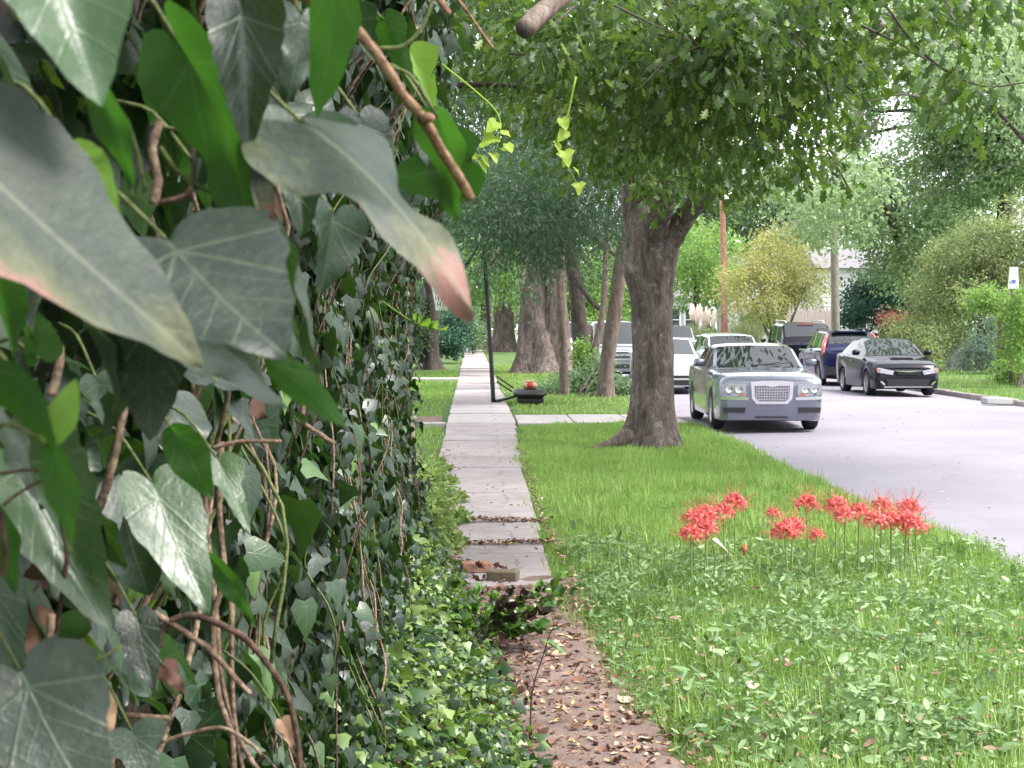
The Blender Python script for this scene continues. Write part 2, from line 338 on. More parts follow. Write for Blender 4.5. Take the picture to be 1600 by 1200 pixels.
# ================================================================== ivy on the garden wall (left)
def leafmesh(name, half, fold=0.12, droop=0.18, ripple=0.03, seed=0, m=None, nacr=4, dens=3, curl=0.0):
    H = crom([(x, y, 0) for x, y in half], dens)[:, :2]; n = len(H); r = random.Random(seed)
    H[1:-1, 0] *= np.array([1 + r.uniform(-.07, .07) for _ in range(n - 2)])
    ph = [r.uniform(0, 6.28) for _ in range(4)]; V, UV = [], []
    for i in range(n):
        ym = (i / (n - 1)) ** 0.9
        for k in range(-nacr, nacr + 1):
            f = abs(k) / nacr; s = 1 if k >= 0 else -1
            x = H[i][0] * f * s; y = ym * (1 - f) + H[i][1] * f
            z = fold * abs(x) * 2 - droop * (y * y - y) + curl * x * abs(x) + ripple * f * (math.sin(9 * y + ph[0] + s) + 0.6 * math.sin(15 * y * (1 + 0.2 * s) + ph[1])) + 0.05 * math.sin(3 * y + ph[2]) * x
            V.append((x + 0.04 * math.sin(3 * y + ph[3]) * y, y, z)); UV.append((x, y))
    wd = 2 * nacr + 1
    F = [(i * wd + k, i * wd + k + 1, (i + 1) * wd + k + 1, (i + 1) * wd + k) for i in range(n - 1) for k in range(2 * nacr)]
    me = mesh(name, V, F, m, uv=UV); return me
HEART = [(0, 0.02), (0.1, -0.08), (0.25, -0.1), (0.38, 0.0), (0.44, 0.16), (0.41, 0.35), (0.31, 0.55), (0.18, 0.77), (0.07, 0.93), (0, 1)]
LOBED = [(0, 0.02), (0.1, -0.07), (0.26, -0.1), (0.43, -0.02), (0.55, 0.12), (0.43, 0.27), (0.31, 0.37), (0.27, 0.5), (0.2, 0.7), (0.09, 0.91), (0, 1)]
BLADE = [(0, 0), (0.09, 0.0), (0.19, 0.12), (0.24, 0.33), (0.21, 0.55), (0.13, 0.78), (0.05, 0.93), (0, 1)]
WID = {'heart': 0.88, 'lobed': 1.1, 'blade': 0.48}
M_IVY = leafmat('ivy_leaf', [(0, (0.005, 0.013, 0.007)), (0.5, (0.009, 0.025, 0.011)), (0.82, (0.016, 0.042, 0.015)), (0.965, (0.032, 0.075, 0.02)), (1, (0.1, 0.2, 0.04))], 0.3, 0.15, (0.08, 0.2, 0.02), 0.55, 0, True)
M_IVYB = leafmat('ivy_underside', [(0, (0.018, 0.055, 0.009)), (1, (0.035, 0.09, 0.014))], 0.6, 0.42, (0.06, 0.2, 0.015), 0.25, 0, True)
M_YOUNG = leafmat('ivy_young', [(0, (0.12, 0.26, 0.03)), (1, (0.2, 0.36, 0.06))], 0.5, 0.45, (0.3, 0.5, 0.05), 0.3, 0, True)
M_SPRIG = leafmat('ivy_sprig', [(0, (0.3, 0.45, 0.05)), (1, (0.42, 0.55, 0.1))], 0.55, 0.5, (0.5, 0.65, 0.08), 0.3)
M_DEAD = leafmat('ivy_dead', [(0, (0.055, 0.03, 0.025)), (0.6, (0.12, 0.06, 0.045)), (1, (0.3, 0.19, 0.12))], 0.8, 0.1, None, 0.2)
def m_scorch(name, side, tip0, amount=1.0):
    m, t, o = nmat(name); uvs = N(t, 'ShaderNodeTexCoord').outputs['UV']; uv = N(t, 'ShaderNodeSeparateXYZ', {0: uvs}); x, y = uv.outputs[0], uv.outputs[1]
    nz = tnoise(t, 4.5, 7, uvs, 0.7); b = ramp(t, tnoise(t, 6, 7, uvs, 0.7), [(0.3, (0.013, 0.024, 0.016)), (0.7, (0.034, 0.05, 0.033))])
    e = math_(t, 'ADD', math_(t, 'MULTIPLY', x, side * 1.6), math_(t, 'MULTIPLY', math_(t, 'SUBTRACT', nz, 0.5), 1.1))
    tp = math_(t, 'ADD', y, math_(t, 'MULTIPLY', math_(t, 'SUBTRACT', nz, 0.5), 0.9))
    fy = math_(t, 'MAXIMUM', N(t, 'ShaderNodeMapRange', {'Value': e, 'From Min': 0.12, 'From Max': 0.42}).outputs[0], N(t, 'ShaderNodeMapRange', {'Value': tp, 'From Min': tip0 - 0.2, 'From Max': tip0}).outputs[0])
    fb = math_(t, 'MAXIMUM', N(t, 'ShaderNodeMapRange', {'Value': e, 'From Min': 0.42, 'From Max': 0.58}).outputs[0], N(t, 'ShaderNodeMapRange', {'Value': tp, 'From Min': tip0 + .02, 'From Max': tip0 + 0.12}).outputs[0])
    b = mix(t, math_(t, 'MULTIPLY', fy, 0.6 * amount), b, (0.12, 0.125, 0.055)); b = mix(t, math_(t, 'MULTIPLY', fb, 0.9 * amount), b, (0.22, 0.105, 0.088))
    dk = N(t, 'ShaderNodeMapRange', {'Value': tnoise(t, 4, 2, uvs), 'From Min': 0.62, 'From Max': 0.7}).outputs[0]
    b = mix(t, math_(t, 'MULTIPLY', math_(t, 'MULTIPLY', dk, fb), 0.7), b, (0.07, 0.04, 0.035))
    line = N(t, 'ShaderNodeMapRange', {'Value': math_(t, 'ABSOLUTE', x), 'From Min': 0.004, 'From Max': 0.02, 'To Min': 0.3, 'To Max': 0.0}).outputs[0]
    b = mix(t, line, b, (0.2, 0.21, 0.14))
    p = pbsdf(t, None, base=b, rough=0.5, spec=0.35, normal=bumpn(t, nz, 0.5, 0.004)); tr = N(t, 'ShaderNodeBsdfTranslucent', {0: b})
    t.links.new(N(t, 'ShaderNodeMixShader', {0: 0.15, 1: p.outputs[0], 2: tr.outputs[0]}).outputs[0], o.inputs[0]); return m
M_SC1, M_SC2 = m_scorch('ivy_scorched_margin', 1.0, 0.93), m_scorch('ivy_scorched_tip', 0.35, 0.72, 1.0)
def m_stem(name, a, b_):
    m, t, o = nmat(name); c = coords(t); f = tnoise(t, 90, 7, c, 0.75); b = ramp(t, f, [(0.34, tuple(x * .5 for x in a)), (0.45, a), (0.66, b_)])
    pbsdf(t, o, base=b, rough=0.75, spec=0.25, normal=bumpn(t, tnoise(t, 260, 6, c, 0.7), 1.0, 0.004)); return m
M_STEM, M_STEM2, M_PET = m_stem('ivy_stem', (0.14, 0.09, 0.065), (0.38, 0.27, 0.19)), m_stem('ivy_old_stem', (0.07, 0.04, 0.03), (0.17, 0.1, 0.07)), m_stem('ivy_petiole', (0.1, 0.13, 0.04), (0.2, 0.22, 0.09))
M_CUT = m_stem('cut_branch_bark', (0.22, 0.12, 0.07), (0.45, 0.29, 0.19))
LM = {}
for kind, half in (('heart', HEART), ('lobed', LOBED), ('blade', BLADE)):
    for v in range(3):
        for mn, m in (('ivy', M_IVY), ('under', M_IVYB), ('young', M_YOUNG), ('sc1', M_SC1), ('sc2', M_SC2), ('dead', M_DEAD)):
            pass
            LM[kind, v, mn] = leafmesh('ivy_leaf_' + kind, half, (0.05, 0.2, -0.08)[v], (0.06, 0.16, 0.26)[v], (0.012, 0.022, 0.035)[v] * (2.2 if mn == 'dead' else 1), v * 7 + len(kind), m, curl=(0.1, -0.25, 0.2)[v])
ivy = tag(empty('ivy_plant', (-0.5, 4, 0)), 'dense dark green ivy with tangled stems covering the wall on the left', 'ivy')
IO = np.array((-0.5, 4, 0.0))
def put_leaf(me, B, tip, nrm, L, sx=1.0, name='leaf', parent=None, label=None):
    Fm = frames(np.asarray(tip, float)[None], np.asarray(nrm, float)[None])[0]
    o = link(name, me, parent or ivy)
    M = np.eye(4); M[:3, 0] = Fm[:, 0] * L * sx; M[:3, 1] = Fm[:, 1] * L; M[:3, 2] = Fm[:, 2] * L; M[:3, 3] = np.asarray(B) - (IO if parent is None else np.array(parent.location))
    o.matrix_basis = Matrix(M.tolist())
    if label: o['label'] = label
    return o
# the leaves that hang close in front: (base px, tip px, depth at base, depth at tip, width px, outline, variant, material, roll)
TOWARD = -_f * 0.75 + _u * 0.62 + _r * 0.35
HERO = [
 ((20, -190), (165, 168), .74, .72, 300, 'heart', 1, 'ivy', 0, None),
 ((-110, 190), (310, 582), .70, .74, 350, 'heart', 0, 'sc1', 0, 'large grey green ivy leaf with pink scorched margin'),
 ((-20, 60), (120, 400), .80, .84, 330, 'heart', 0, 'ivy', -50, None),
 ((258, 372), (434, 566), .86, .80, 262, 'heart', 0, 'ivy', 10, 'pale heart shaped ivy leaf facing the camera'),
 ((225, 470), (470, 668), .95, .93, 260, 'heart', 2, 'ivy', -35, None),
 ((240, 480), (228, 690), .97, .96, 150, 'heart', 0, 'ivy', 15, None),
 ((440, 350), (490, 585), 1.02, 1.0, 150, 'heart', 2, 'ivy', -70, None),
 ((470, 190), (750, 488), .93, .86, 235, 'lobed', 2, 'sc2', 0, 'ivy leaf with brown dying tip reaching over the sidewalk'),
 ((375, 0), (392, 240), .92, .92, 120, 'heart', 1, 'ivy', 10, None),
 ((462, 190), (468, 372), 1.0, .98, 150, 'lobed', 1, 'ivy', 0, None),
 ((345, 210), (425, 372), 1.0, .97, 84, 'blade', 1, 'sc2', 10, None),
 ((525, -60), (498, 184), .85, .87, 92, 'blade', 0, 'under', 0, 'bright green ivy leaf seen from below at the top'),
 ((275, 60), (400, 378), .95, .92, 150, 'heart', 2, 'under', 20, None),
 ((110, 226), (186, 342), .78, .77, 62, 'blade', 1, 'young', 10, None),
 ((138, 112), (214, 300), .76, .78, 60, 'blade', 2, 'under', 0, None),
 ((738, 250), (600, 285), 1.22, 1.24, 110, 'heart', 0, 'under', 0, None),
 ((684, 182), (712, 348), 1.2, 1.22, 96, 'heart', 2, 'under', 25, None),
 ((668, 170), (700, 300), 1.24, 1.24, 60, 'blade', 1, 'ivy', 30, None),
 ((-60, 560), (88, 700), .72, .74, 90, 'blade', 1, 'under', 10, None),
 ((74, 694), (122, 592), .75, .76, 52, 'blade', 0, 'young', 0, None),
 ((78, 690), (116, 858), .75, .75, 62, 'blade', 2, 'under', 0, None),
 ((418, 560), (542, 666), .84, .82, 50, 'blade', 0, 'under', 0, None),
 ((10, 700), (178, 988), 1.15, 1.1, 170, 'heart', 1, 'ivy', 10, None),
 ((236, 752), (322, 965), 1.25, 1.2, 120, 'heart', 0, 'ivy', 5, None),
 ((212, 962), (238, 1082), 1.3, 1.28, 66, 'heart', 0, 'ivy', 15, None),
 ((30, 1045), (150, 1290), .95, .92, 230, 'heart', 0, 'ivy', 10, 'large grey green ivy leaf in the bottom corner'),
 ((205, 1140), (240, 1240), 1.25, 1.24, 110, 'lobed', 0, 'ivy', 10, None),
 ((266, 666), (336, 778), 1.2, 1.2, 70, 'blade', 2, 'under', -10, None),
 ((325, 865), (402, 978), 1.3, 1.3, 36, 'blade', 2, 'under', 0, None),
 ((-10, 905), (24, 1085), 1.05, 1.05, 90, 'heart', 0, 'ivy', 10, None),
 ((-30, 780), (30, 925), 1.0, 1.0, 76, 'blade', 2, 'under', 0, None),
 ((342, 720), (388, 836), 1.4, 1.36, 60, 'lobed', 0, 'ivy', 5, None),
 ((150, 590), (170, 680), 1.3, 1.3, 60, 'lobed', 0, 'ivy', 10, None),
 ((60, 560), (40, 470), 1.0, 1.0, 70, 'heart', 1, 'under', 0, None),
 ((-20, 400), (20, 560), .9, .9, 90, 'blade', 1, 'under', 20, None),
 ((540, 20), (600, 130), 1.7, 1.7, 60, 'lobed', 1, 'ivy', 0, None),
 ((600, 30), (650, 150), 2.2, 2.2, 60, 'lobed', 0, 'under', 0, None),
 ((640, 80), (680, 190), 2.4, 2.4, 56, 'lobed', 1, 'young', 0, None),
 ((430, 60), (440, 200), 1.2, 1.2, 90, 'lobed', 1, 'ivy', 25, None),
 ((300, 250), (330, 330), 1.1, 1.1, 60, 'lobed', 0, 'under', 0, None),
 ((230, 100), (240, 200), 1.3, 1.3, 60, 'lobed', 0, 'under', 0, None),
 ((205, 865), (222, 935), 1.5, 1.5, 46, 'lobed', 1, 'young', 0, None),
 ((150, 905), (130, 985), 1.4, 1.4, 70, 'lobed', 1, 'dead', 0, 'crumpled dead brown ivy leaf'),
 ((40, 960), (70, 1050), 1.3, 1.3, 90, 'lobed', 2, 'dead', 0, None),
 ((255, 1040), (290, 1085), 1.4, 1.4, 44, 'lobed', 2, 'dead', 20, None),
 ((165, 1080), (160, 1160), 1.35, 1.35, 40, 'blade', 2, 'dead', 0, None),
 ((440, 1125), (455, 1170), 1.7, 1.7, 36, 'lobed', 1, 'dead', 0, None),
 ((60, 330), (40, 530), .95, .95, 180, 'heart', 2, 'ivy', -60, None),
 ((330, 110), (300, 300), 1.02, 1.0, 150, 'lobed', 1, 'ivy', -30, None), ((425, 420), (478, 570), 1.06, 1.05, 160, 'heart', 0, 'ivy', -65, None),
 ((470, 20), (450, 165), 1.0, 1.0, 120, 'lobed', 2, 'ivy', -10, None), ((560, 180), (585, 320), 1.3, 1.3, 96, 'lobed', 0, 'ivy', 0, None), ((590, 300), (640, 415), 1.4, 1.4, 80, 'lobed', 1, 'ivy', 0, None), ((520, 330), (500, 465), 1.25, 1.25, 100, 'heart', 1, 'ivy', -30, None),
 ((110, 470), (190, 650), .92, .94, 150, 'heart', 1, 'ivy', -55, None), ((-10, 620), (60, 800), 1.0, 1.02, 150, 'heart', 2, 'ivy', -50, None), ((120, 820), (150, 960), 1.15, 1.15, 110, 'lobed', 2, 'ivy', -40, None),
 ((390, 290), (440, 360), 1.05, 1.05, 50, 'blade', 1, 'dead', 0, None),
]
def dpt(p, d): return at(p[0], p[1], d)
for b, tp, d0, d1, wpx, kd, v, mn, roll, lab in HERO:
    B, T = dpt(b, d0), dpt(tp, d1); ax = T - B; L = np.linalg.norm(ax); lpx = math.dist(b, tp)
    n = (TOWARD if mn != 'under' else -_f * 0.85 + _u * 0.1 - _r * 0.35).copy()
    q = Matrix.Rotation(R(roll), 3, Vector(ax / L)); n = np.array(q @ Vector(n))
    if mn == 'under': n = -n
    put_leaf(LM[kd, v, mn], B, ax, n, L, (wpx / lpx) / WID[kd], label=lab)
    pt = B - ax / L * 0.03 + np.array((-0.05, 0.07, 0.02)) * random.uniform(0.7, 1.6)
    tube_obj('petiole', [B, (B + pt) / 2 + np.array((0, 0, 0.012)), pt], [0.0012, 0.0016], M_PET, ivy, 5, 3).location = -IO
# --- the mass on the wall
def face_x(y, z):                                # how far the ivy stands off towards the street
    s = lambda a, b, v: np.clip((v - a) / (b - a), 0, 1) ** 2 * (3 - 2 * np.clip((v - a) / (b - a), 0, 1))
    top = 0.30 * s(1.9, 2.7, z) * (1 - 0.4 * s(9, 13, y))
    near = 0.16 * s(2.6, 1.4, y) * s(1.2, 1.7, z)
    foot = 0.13 * s(1.1, 0.05, z) ** 1.3
    nz_ = np.interp(y, [3, 9], [1, .4])
    return -0.5 + top + near + foot + nz_ * (0.06 * np.sin(y * 2.3 + z * 1.7) + 0.05 * np.sin(y * 5.1 - z * 4.3) + 0.05 * np.sin(y * 9.3 + 2 * np.sin(z * 5.2)) * np.sin(z * 7.9 + y))
nI = 34000
iy = 1.15 + (13.0 - 1.15) * rng.random(nI) ** 1.15; iz = rng.random(nI) * 3.75 + 0.02
keep = ~((iy > 10.5) & (iz > 4.1 - 0.16 * (iy - 10.5) + 0.2 * np.sin(iy * 5))); bare = (np.sin(iy * 2.9 + 1.3 * np.sin(iz * 2.1)) * np.sin(iz * 3.1 + 1.7 * np.sin(iy * 1.3)) > .62) & (rng.random(nI) < .75) & (iy > 1.6); keep &= ~bare
iy, iz = iy[keep], iz[keep]; nI = len(iy)
ix = face_x(iy, iz) - np.abs(rng.normal(0, 0.06, nI)) + rng.random(nI) * 0.06 + (rng.random(nI) < .05) * rng.random(nI) * .12
IP = np.stack((ix, iy, iz), 1)
tipd = np.stack((rng.normal(0.12, 0.35, nI), rng.normal(0, 0.55, nI), -1 + rng.normal(0, 0.45, nI)), 1)
nrmd = np.stack((np.full(nI, 1.0), rng.normal(0.0, 0.75, nI), rng.normal(0.5, 0.5, nI)), 1)
size = np.clip(rng.lognormal(math.log(0.052), 0.4, nI), 0.02, 0.11) * np.interp(iz, [0, 0.8, 3.8], [0.75, 1, 1.05])
ppx, ppy, pdp = proj(IP)
inview = (ppx > -40) & (ppx < 1600) & (ppy > -60) & (ppy < 1260)
order = np.argsort(np.where(inview, -size / pdp, 1e3) + rng.random(nI) * 0.004)
NOBJ = 300 - len(HERO) - 0
sel = order[:NOBJ]; rest = np.setdiff1d(np.arange(nI), sel)
for i in sel:
    u = rng.random(); kd = 'lobed' if u < 0.62 else ('heart' if u < 0.9 else 'blade')
    mn = 'ivy' if rng.random() < 0.86 else ('young' if rng.random() < 0.45 else ('under' if rng.random() < .7 else 'dead'))
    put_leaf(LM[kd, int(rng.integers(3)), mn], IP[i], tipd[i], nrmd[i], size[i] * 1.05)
T_IVY = np.array([(0, 0.4, 0.05), (0, -0.02, 0), (0.3, -0.09, -0.02), (0.52, 0.13, -0.05), (0.29, 0.4, 0), (0, 1, -0.14), (-0.29, 0.4, 0), (-0.52, 0.13, -0.05), (-0.3, -0.09, -0.02)])
F_IVY = np.array([(0, i, i % 8 + 1) for i in range(1, 9)])
T_HRT = np.array([(0, 0.35, 0.05), (0, 0.0, 0), (0.26, -0.1, 0.0), (0.43, 0.15, -0.04), (0.3, 0.55, -0.03), (0, 1, -0.14), (-0.3, 0.55, -0.03), (-0.43, 0.15, -0.04), (-0.26, -0.1, 0.0)])
rest = rest[(ppx[rest] > -250) & (pdp[rest] > 0)]
half = rng.random(len(rest)) < 0.6; tn = rng.random(len(rest)) ** 1.25 * 0.985
for nm, T_, sl in (('ivy_foliage', T_IVY, rest[half]), ('ivy_foliage', T_HRT, rest[~half])):
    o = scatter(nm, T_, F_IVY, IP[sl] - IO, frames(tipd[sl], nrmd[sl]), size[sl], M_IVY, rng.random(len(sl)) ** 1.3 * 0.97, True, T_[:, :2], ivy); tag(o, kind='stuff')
# inner dark layer against the wall
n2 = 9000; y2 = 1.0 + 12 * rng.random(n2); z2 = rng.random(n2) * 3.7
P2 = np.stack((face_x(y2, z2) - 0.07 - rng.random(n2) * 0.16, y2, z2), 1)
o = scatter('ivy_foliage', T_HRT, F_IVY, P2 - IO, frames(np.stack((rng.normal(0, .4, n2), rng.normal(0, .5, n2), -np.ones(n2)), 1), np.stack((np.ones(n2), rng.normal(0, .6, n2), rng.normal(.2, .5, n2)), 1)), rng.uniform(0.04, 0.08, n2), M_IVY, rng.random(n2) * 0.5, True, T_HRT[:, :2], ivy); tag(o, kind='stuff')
# --- stems
def stem(px_pts, d, rpx, m, nm='vine_stem', lab=None, taper=0.8):
    ds = np.linspace(d, d, len(px_pts)) if np.isscalar(d) else d
    P = np.array([at(p[0], p[1], q) for p, q in zip(px_pts, ds)]); r = rpx / FPX * np.mean(ds)
    o = tube_obj(nm, P - IO, [r, r * taper], m, ivy, 8, 6, 0.12)
    if lab: o['label'] = lab
    return o
stem([(430, -30), (500, 5), (548, 38), (592, 90), (628, 146), (664, 190), (690, 236), (716, 276), (735, 310)], np.linspace(1.0, 1.1, 9), 9, M_CUT, 'cut_branch', 'bare cut tan branch end jutting out of the ivy', .95)
tube_obj('branch_knot', np.array([at(660, 186, 1.06), at(674, 184, 1.05)]) - IO, [0.0045, 0.003], M_CUT, ivy, 8)
stem([(690, -30), (720, 5), (748, 44), (771, 76)], 1.6, 2.8, M_CUT)
stem([(590, 76), (630, 72), (660, 40), (680, -10)], 1.25, 4, M_PET)
stem([(672, -30), (690, 6), (702, 22)], 1.4, 7, M_CUT)
for pts, d, rp, m in [
 ([(345, 690), (342, 800), (350, 900), (333, 970), (340, 1080), (362, 1150), (365, 1230)], 1.75, 5.5, M_STEM),
 ([(318, 700), (322, 820), (338, 960), (346, 1060), (372, 1150), (420, 1230)], 1.8, 5, M_STEM),
 ([(362, 940), (362, 1040), (366, 1120), (384, 1230)], 1.8, 4.5, M_STEM),
 ([(248, 1010), (256, 980), (290, 962), (330, 970), (380, 996), (420, 1040), (450, 1090), (464, 1150), (472, 1230)], 1.5, 6, M_STEM2),
 ([(240, 958), (285, 985), (330, 1018), (375, 1068), (392, 1085)], 1.5, 5.5, M_STEM),
 ([(135, 830), (160, 780), (178, 715), (190, 655), (200, 600)], 1.25, 8, M_STEM),
 ([(95, 810), (104, 870), (92, 960), (78, 1060), (74, 1075)], 1.1, 4, M_STEM2),
 ([(80, 960), (76, 1020), (74, 1062)], 1.2, 7, M_STEM),
 ([(76, 1066), (110, 1062), (150, 1035), (190, 1010)], 1.15, 3, M_PET),
 ([(80, 620), (92, 570), (94, 540)], 1.2, 8, M_STEM),
 ([(195, 1118), (265, 1122)], 1.35, 5, M_STEM),
 ([(250, 1160), (300, 1145), (350, 1138), (395, 1165), (408, 1180)], 1.5, 3.5, M_STEM),
 ([(240, 320), (246, 280), (238, 235), (250, 190)], 1.1, 8, M_STEM),
 ([(248, 318), (290, 305), (302, 270), (300, 220)], 1.08, 5, M_STEM2),
 ([(228, 300), (215, 240), (200, 190)], .95, 4, M_PET),
 ([(265, 160), (300, 220), (345, 290)], 1.0, 4, M_PET),
 ([(300, 200), (330, 260), (345, 285)], 1.05, 3.5, M_STEM),
 ([(250, 230), (280, 270), (320, 296), (350, 300)], 1.0, 4, M_PET),
 ([(330, 700), (380, 690), (440, 690)], 1.6, 4, M_STEM),
 ([(462, 655), (490, 672), (522, 694)], 1.9, 4.5, M_STEM),
 ([(472, 650), (476, 620), (484, 590)], 2.2, 4, M_STEM),
 ([(0, 740), (35, 735), (60, 735)], .95, 3, M_STEM2), ([(5, 790), (30, 770), (70, 748)], .95, 3, M_STEM2), ([(2, 800), (8, 860), (4, 900)], .95, 5, M_STEM2),
 ([(420, 0), (424, 30), (420, 55)], 1.1, 4, M_STEM2)]:
    stem(pts, d, rp, m)
for k in range(190):                                     # runners climbing the wall
    y0 = 1.7 + 10.5 * random.random() ** 1.5; z0 = random.uniform(0.0, 2.2); P = []; dy = random.gauss(0, 0.34)
    ln = random.uniform(0.5, 1.7); a = random.uniform(0, 6)
    for q in np.linspace(0, 1, 7):
        z = z0 + ln * q; y = y0 + dy * q + 0.05 * math.sin(5 * q + a) + random.gauss(0, .015)
        P.append((float(face_x(np.float64(y), np.float64(z))) + random.uniform(0.0, 0.06), y, z))
    tube_obj('vine_stem', np.array(P) - IO, [random.uniform(.003, .0055), 0.002], random.choice([M_STEM, M_STEM, M_STEM2, M_PET]), ivy, 6, 4)
# --- hanging yellow green sprigs
def sprig(name, line, leaves, d, label, parent, org, m=M_SPRIG):
    P = np.array([at(x, y, d) for x, y in line])
    s = tube_obj(name, P - org, [0.004 * d / 6, 0.002 * d / 6], m, parent, 5, 4); s['label'] = label
    me = {k: leafmesh('sprig_leaf', h, 0.1, 0.15, 0.03, 3, m, 2, 2) for k, h in (('lobed', LOBED), ('heart', HEART))}
    for bx, by, tx, ty, kd in leaves:
        B, T = at(bx, by, d), at(tx, ty, d - 0.02); ax = T - B; L = np.linalg.norm(ax)
        o = link('sprig_leaf', me[kd], s); Fm = frames(ax[None], (TOWARD + rng.normal(0, .35, 3))[None])[0] * L
        M = np.eye(4); M[:3, :3] = Fm; M[:3, 3] = B - org; o.matrix_basis = Matrix(M.tolist())
sprig('sprig', [(690, 100), (740, 140), (776, 175), (782, 205), (776, 232), (768, 250)], [(776, 190, 760, 208, 'heart'), (772, 212, 750, 232, 'lobed'), (782, 206, 798, 214, 'heart'), (770, 240, 776, 256, 'lobed'), (752, 244, 764, 262, 'lobed'), (745, 242, 730, 248, 'heart'), (748, 250, 760, 272, 'lobed'), (792, 225, 800, 240, 'blade' if 0 else 'heart'), (735, 240, 738, 254, 'lobed'), (784, 232, 796, 238, 'heart')], 5.5, 'bright yellow green ivy sprig hanging in front of the trees', ivy, IO)
sprig('sprig', [(596, 470), (640, 500), (670, 512), (694, 516)], [(655, 506, 664, 490, 'heart'), (664, 510, 672, 496, 'heart'), (676, 512, 684, 500, 'heart'), (690, 516, 700, 508, 'heart'), (648, 500, 652, 488, 'heart'), (672, 512, 676, 500, 'heart')], 5.0, 'thin green ivy runner reaching out beyond the wall end', ivy, IO, M_YOUNG)
# --- low ivy and seedlings spilling from the foot of the wall
n3 = 12000; y3 = 2.6 + 9.6 * rng.random(n3) ** 0.8; ed = np.interp(y3, [2.6, 6.3, 7.4, 8.9, 11, 12.2], [0.26, 0.24, 0.16, 0.06, -0.14, -0.27])
f3 = rng.random(n3) ** 0.85; x3 = -0.45 + (ed + 0.45) * f3 + rng.normal(0, 0.05, n3)
z3 = hgtv(x3, y3) + 0.02 + (0.42 * (1 - f3) ** 1.2 + 0.07) * rng.random(n3) ** 0.6
P3 = np.stack((x3, y3, z3), 1)
M_GIVY = leafmat('ground_ivy_leaf', [(0, (0.008, 0.024, 0.009)), (0.45, (0.018, 0.05, 0.016)), (0.8, (0.045, 0.1, 0.025)), (1, (0.17, 0.25, 0.055))], 0.4, 0.22, (0.2, 0.36, 0.04), 0.5)
o = scatter('ground_ivy_foliage', T_IVY, F_IVY, P3 - IO, frames(np.stack((rng.normal(.4, .6, n3), rng.normal(-.2, .6, n3), rng.normal(-.25, .35, n3)), 1), np.stack((rng.normal(.35, .6, n3), rng.normal(-.2, .65, n3), np.ones(n3) * .8), 1)), np.clip(rng.lognormal(math.log(.032), .5, n3), .012, .085), M_GIVY, rng.random(n3) ** 2.8 * .98, True, None, ivy); tag(o, kind='stuff')

# ================================================================== the wall itself, its end post and the pale pipe beside it
M_BOARD = plain('weathered_board', (0.1, 0.075, 0.06), 0.85, var=0.4, scale=6, bump=0.4)
M_BRICKP = plain('old_brick', (0.3, 0.16, 0.11), 0.9, var=0.35, scale=12, bump=0.3)
M_MORTAR = plain('lime_mortar', (0.5, 0.42, 0.33), 0.95, var=0.2, scale=20, bump=0.4)
M_MOSSB = plain('mossy_brick', (0.13, 0.11, 0.07), 0.95, var=0.45, scale=14, bump=0.4)
wl = tag(empty('garden_wall', (-0.8, 6, 0)), 'dark board garden wall almost hidden under the ivy', 'wall')
for i in range(62): box_obj('board', (random.uniform(-.006, .006), -5.6 + i * 0.2, 1.65), (0.03, 0.19, 3.5), M_BOARD, wl, 0.004)
for i, zr in enumerate((0.5, 1.7, 2.9)): box_obj('rail', (-0.045, 0.6, zr), (0.05, 12.4, 0.09), M_BOARD, wl, 0.004)
pp = gnd(634, 812)
pil = tag(empty('brick_pillar', (pp[0] - 0.02, pp[1], -0.02)), 'crumbling brick and mortar pillar stub at the end of the ivy wall', 'pillar')
mm = mesh('brick', *boxm(0, 0, 0, 0.2, 0.098, 0.062, 0.006), M_BRICKP, False); mm2 = mesh('brick', *boxm(0, 0, 0, 0.2, 0.098, 0.062, 0.006), M_MORTAR, False)
box_obj('mortar_core', (0, 0, 0.5), (0.19, 0.19, 1.0), M_MORTAR, pil, 0.01)
for c in range(13):
    for s in (-1, 1):
        b = link('brick', mm if random.random() < 0.65 else mm2, pil, ((0, s * 0.052, 0.04 + c * 0.076) if c % 2 else (s * 0.052, 0, 0.04 + c * 0.076)))
        b.rotation_euler = (0, 0, (0 if c % 2 else R(90)) + random.uniform(-.05, .05)); b.scale = (1.05, 1.0, 1)
M_PALE = plain('pale_painted_metal', (0.5, 0.56, 0.52), 0.5, var=0.15, scale=20)
q = gnd(646, 830)
o = tube_obj('pipe_stub', [(q[0], q[1], -0.05), (q[0], q[1], 0.35), (q[0] + 0.005, q[1], 0.62), (q[0] + 0.03, q[1], 0.66)], 0.02, M_PALE, None, 10, 4); tag(o, 'short pale metal pipe standing at the end of the ivy wall', 'pipe')

n4 = 900; y4 = 2.8 + 8.5 * rng.random(n4); x4 = -.45 + .75 * rng.random(n4) ** .9
P4 = np.stack((x4, y4, hgtv(x4, y4) + .04 + .3 * rng.random(n4) * np.clip(.25 - x4, .1, .7)), 1)
o = scatter('dead_ivy_foliage', T_HRT, F_IVY, P4 - IO, frames(rvec(n4), rvec(n4) + np.array((.3, 0, .7))), rng.uniform(.025, .06, n4), M_DEAD, rng.random(n4) * .98, True, None, ivy); tag(o, kind='stuff')
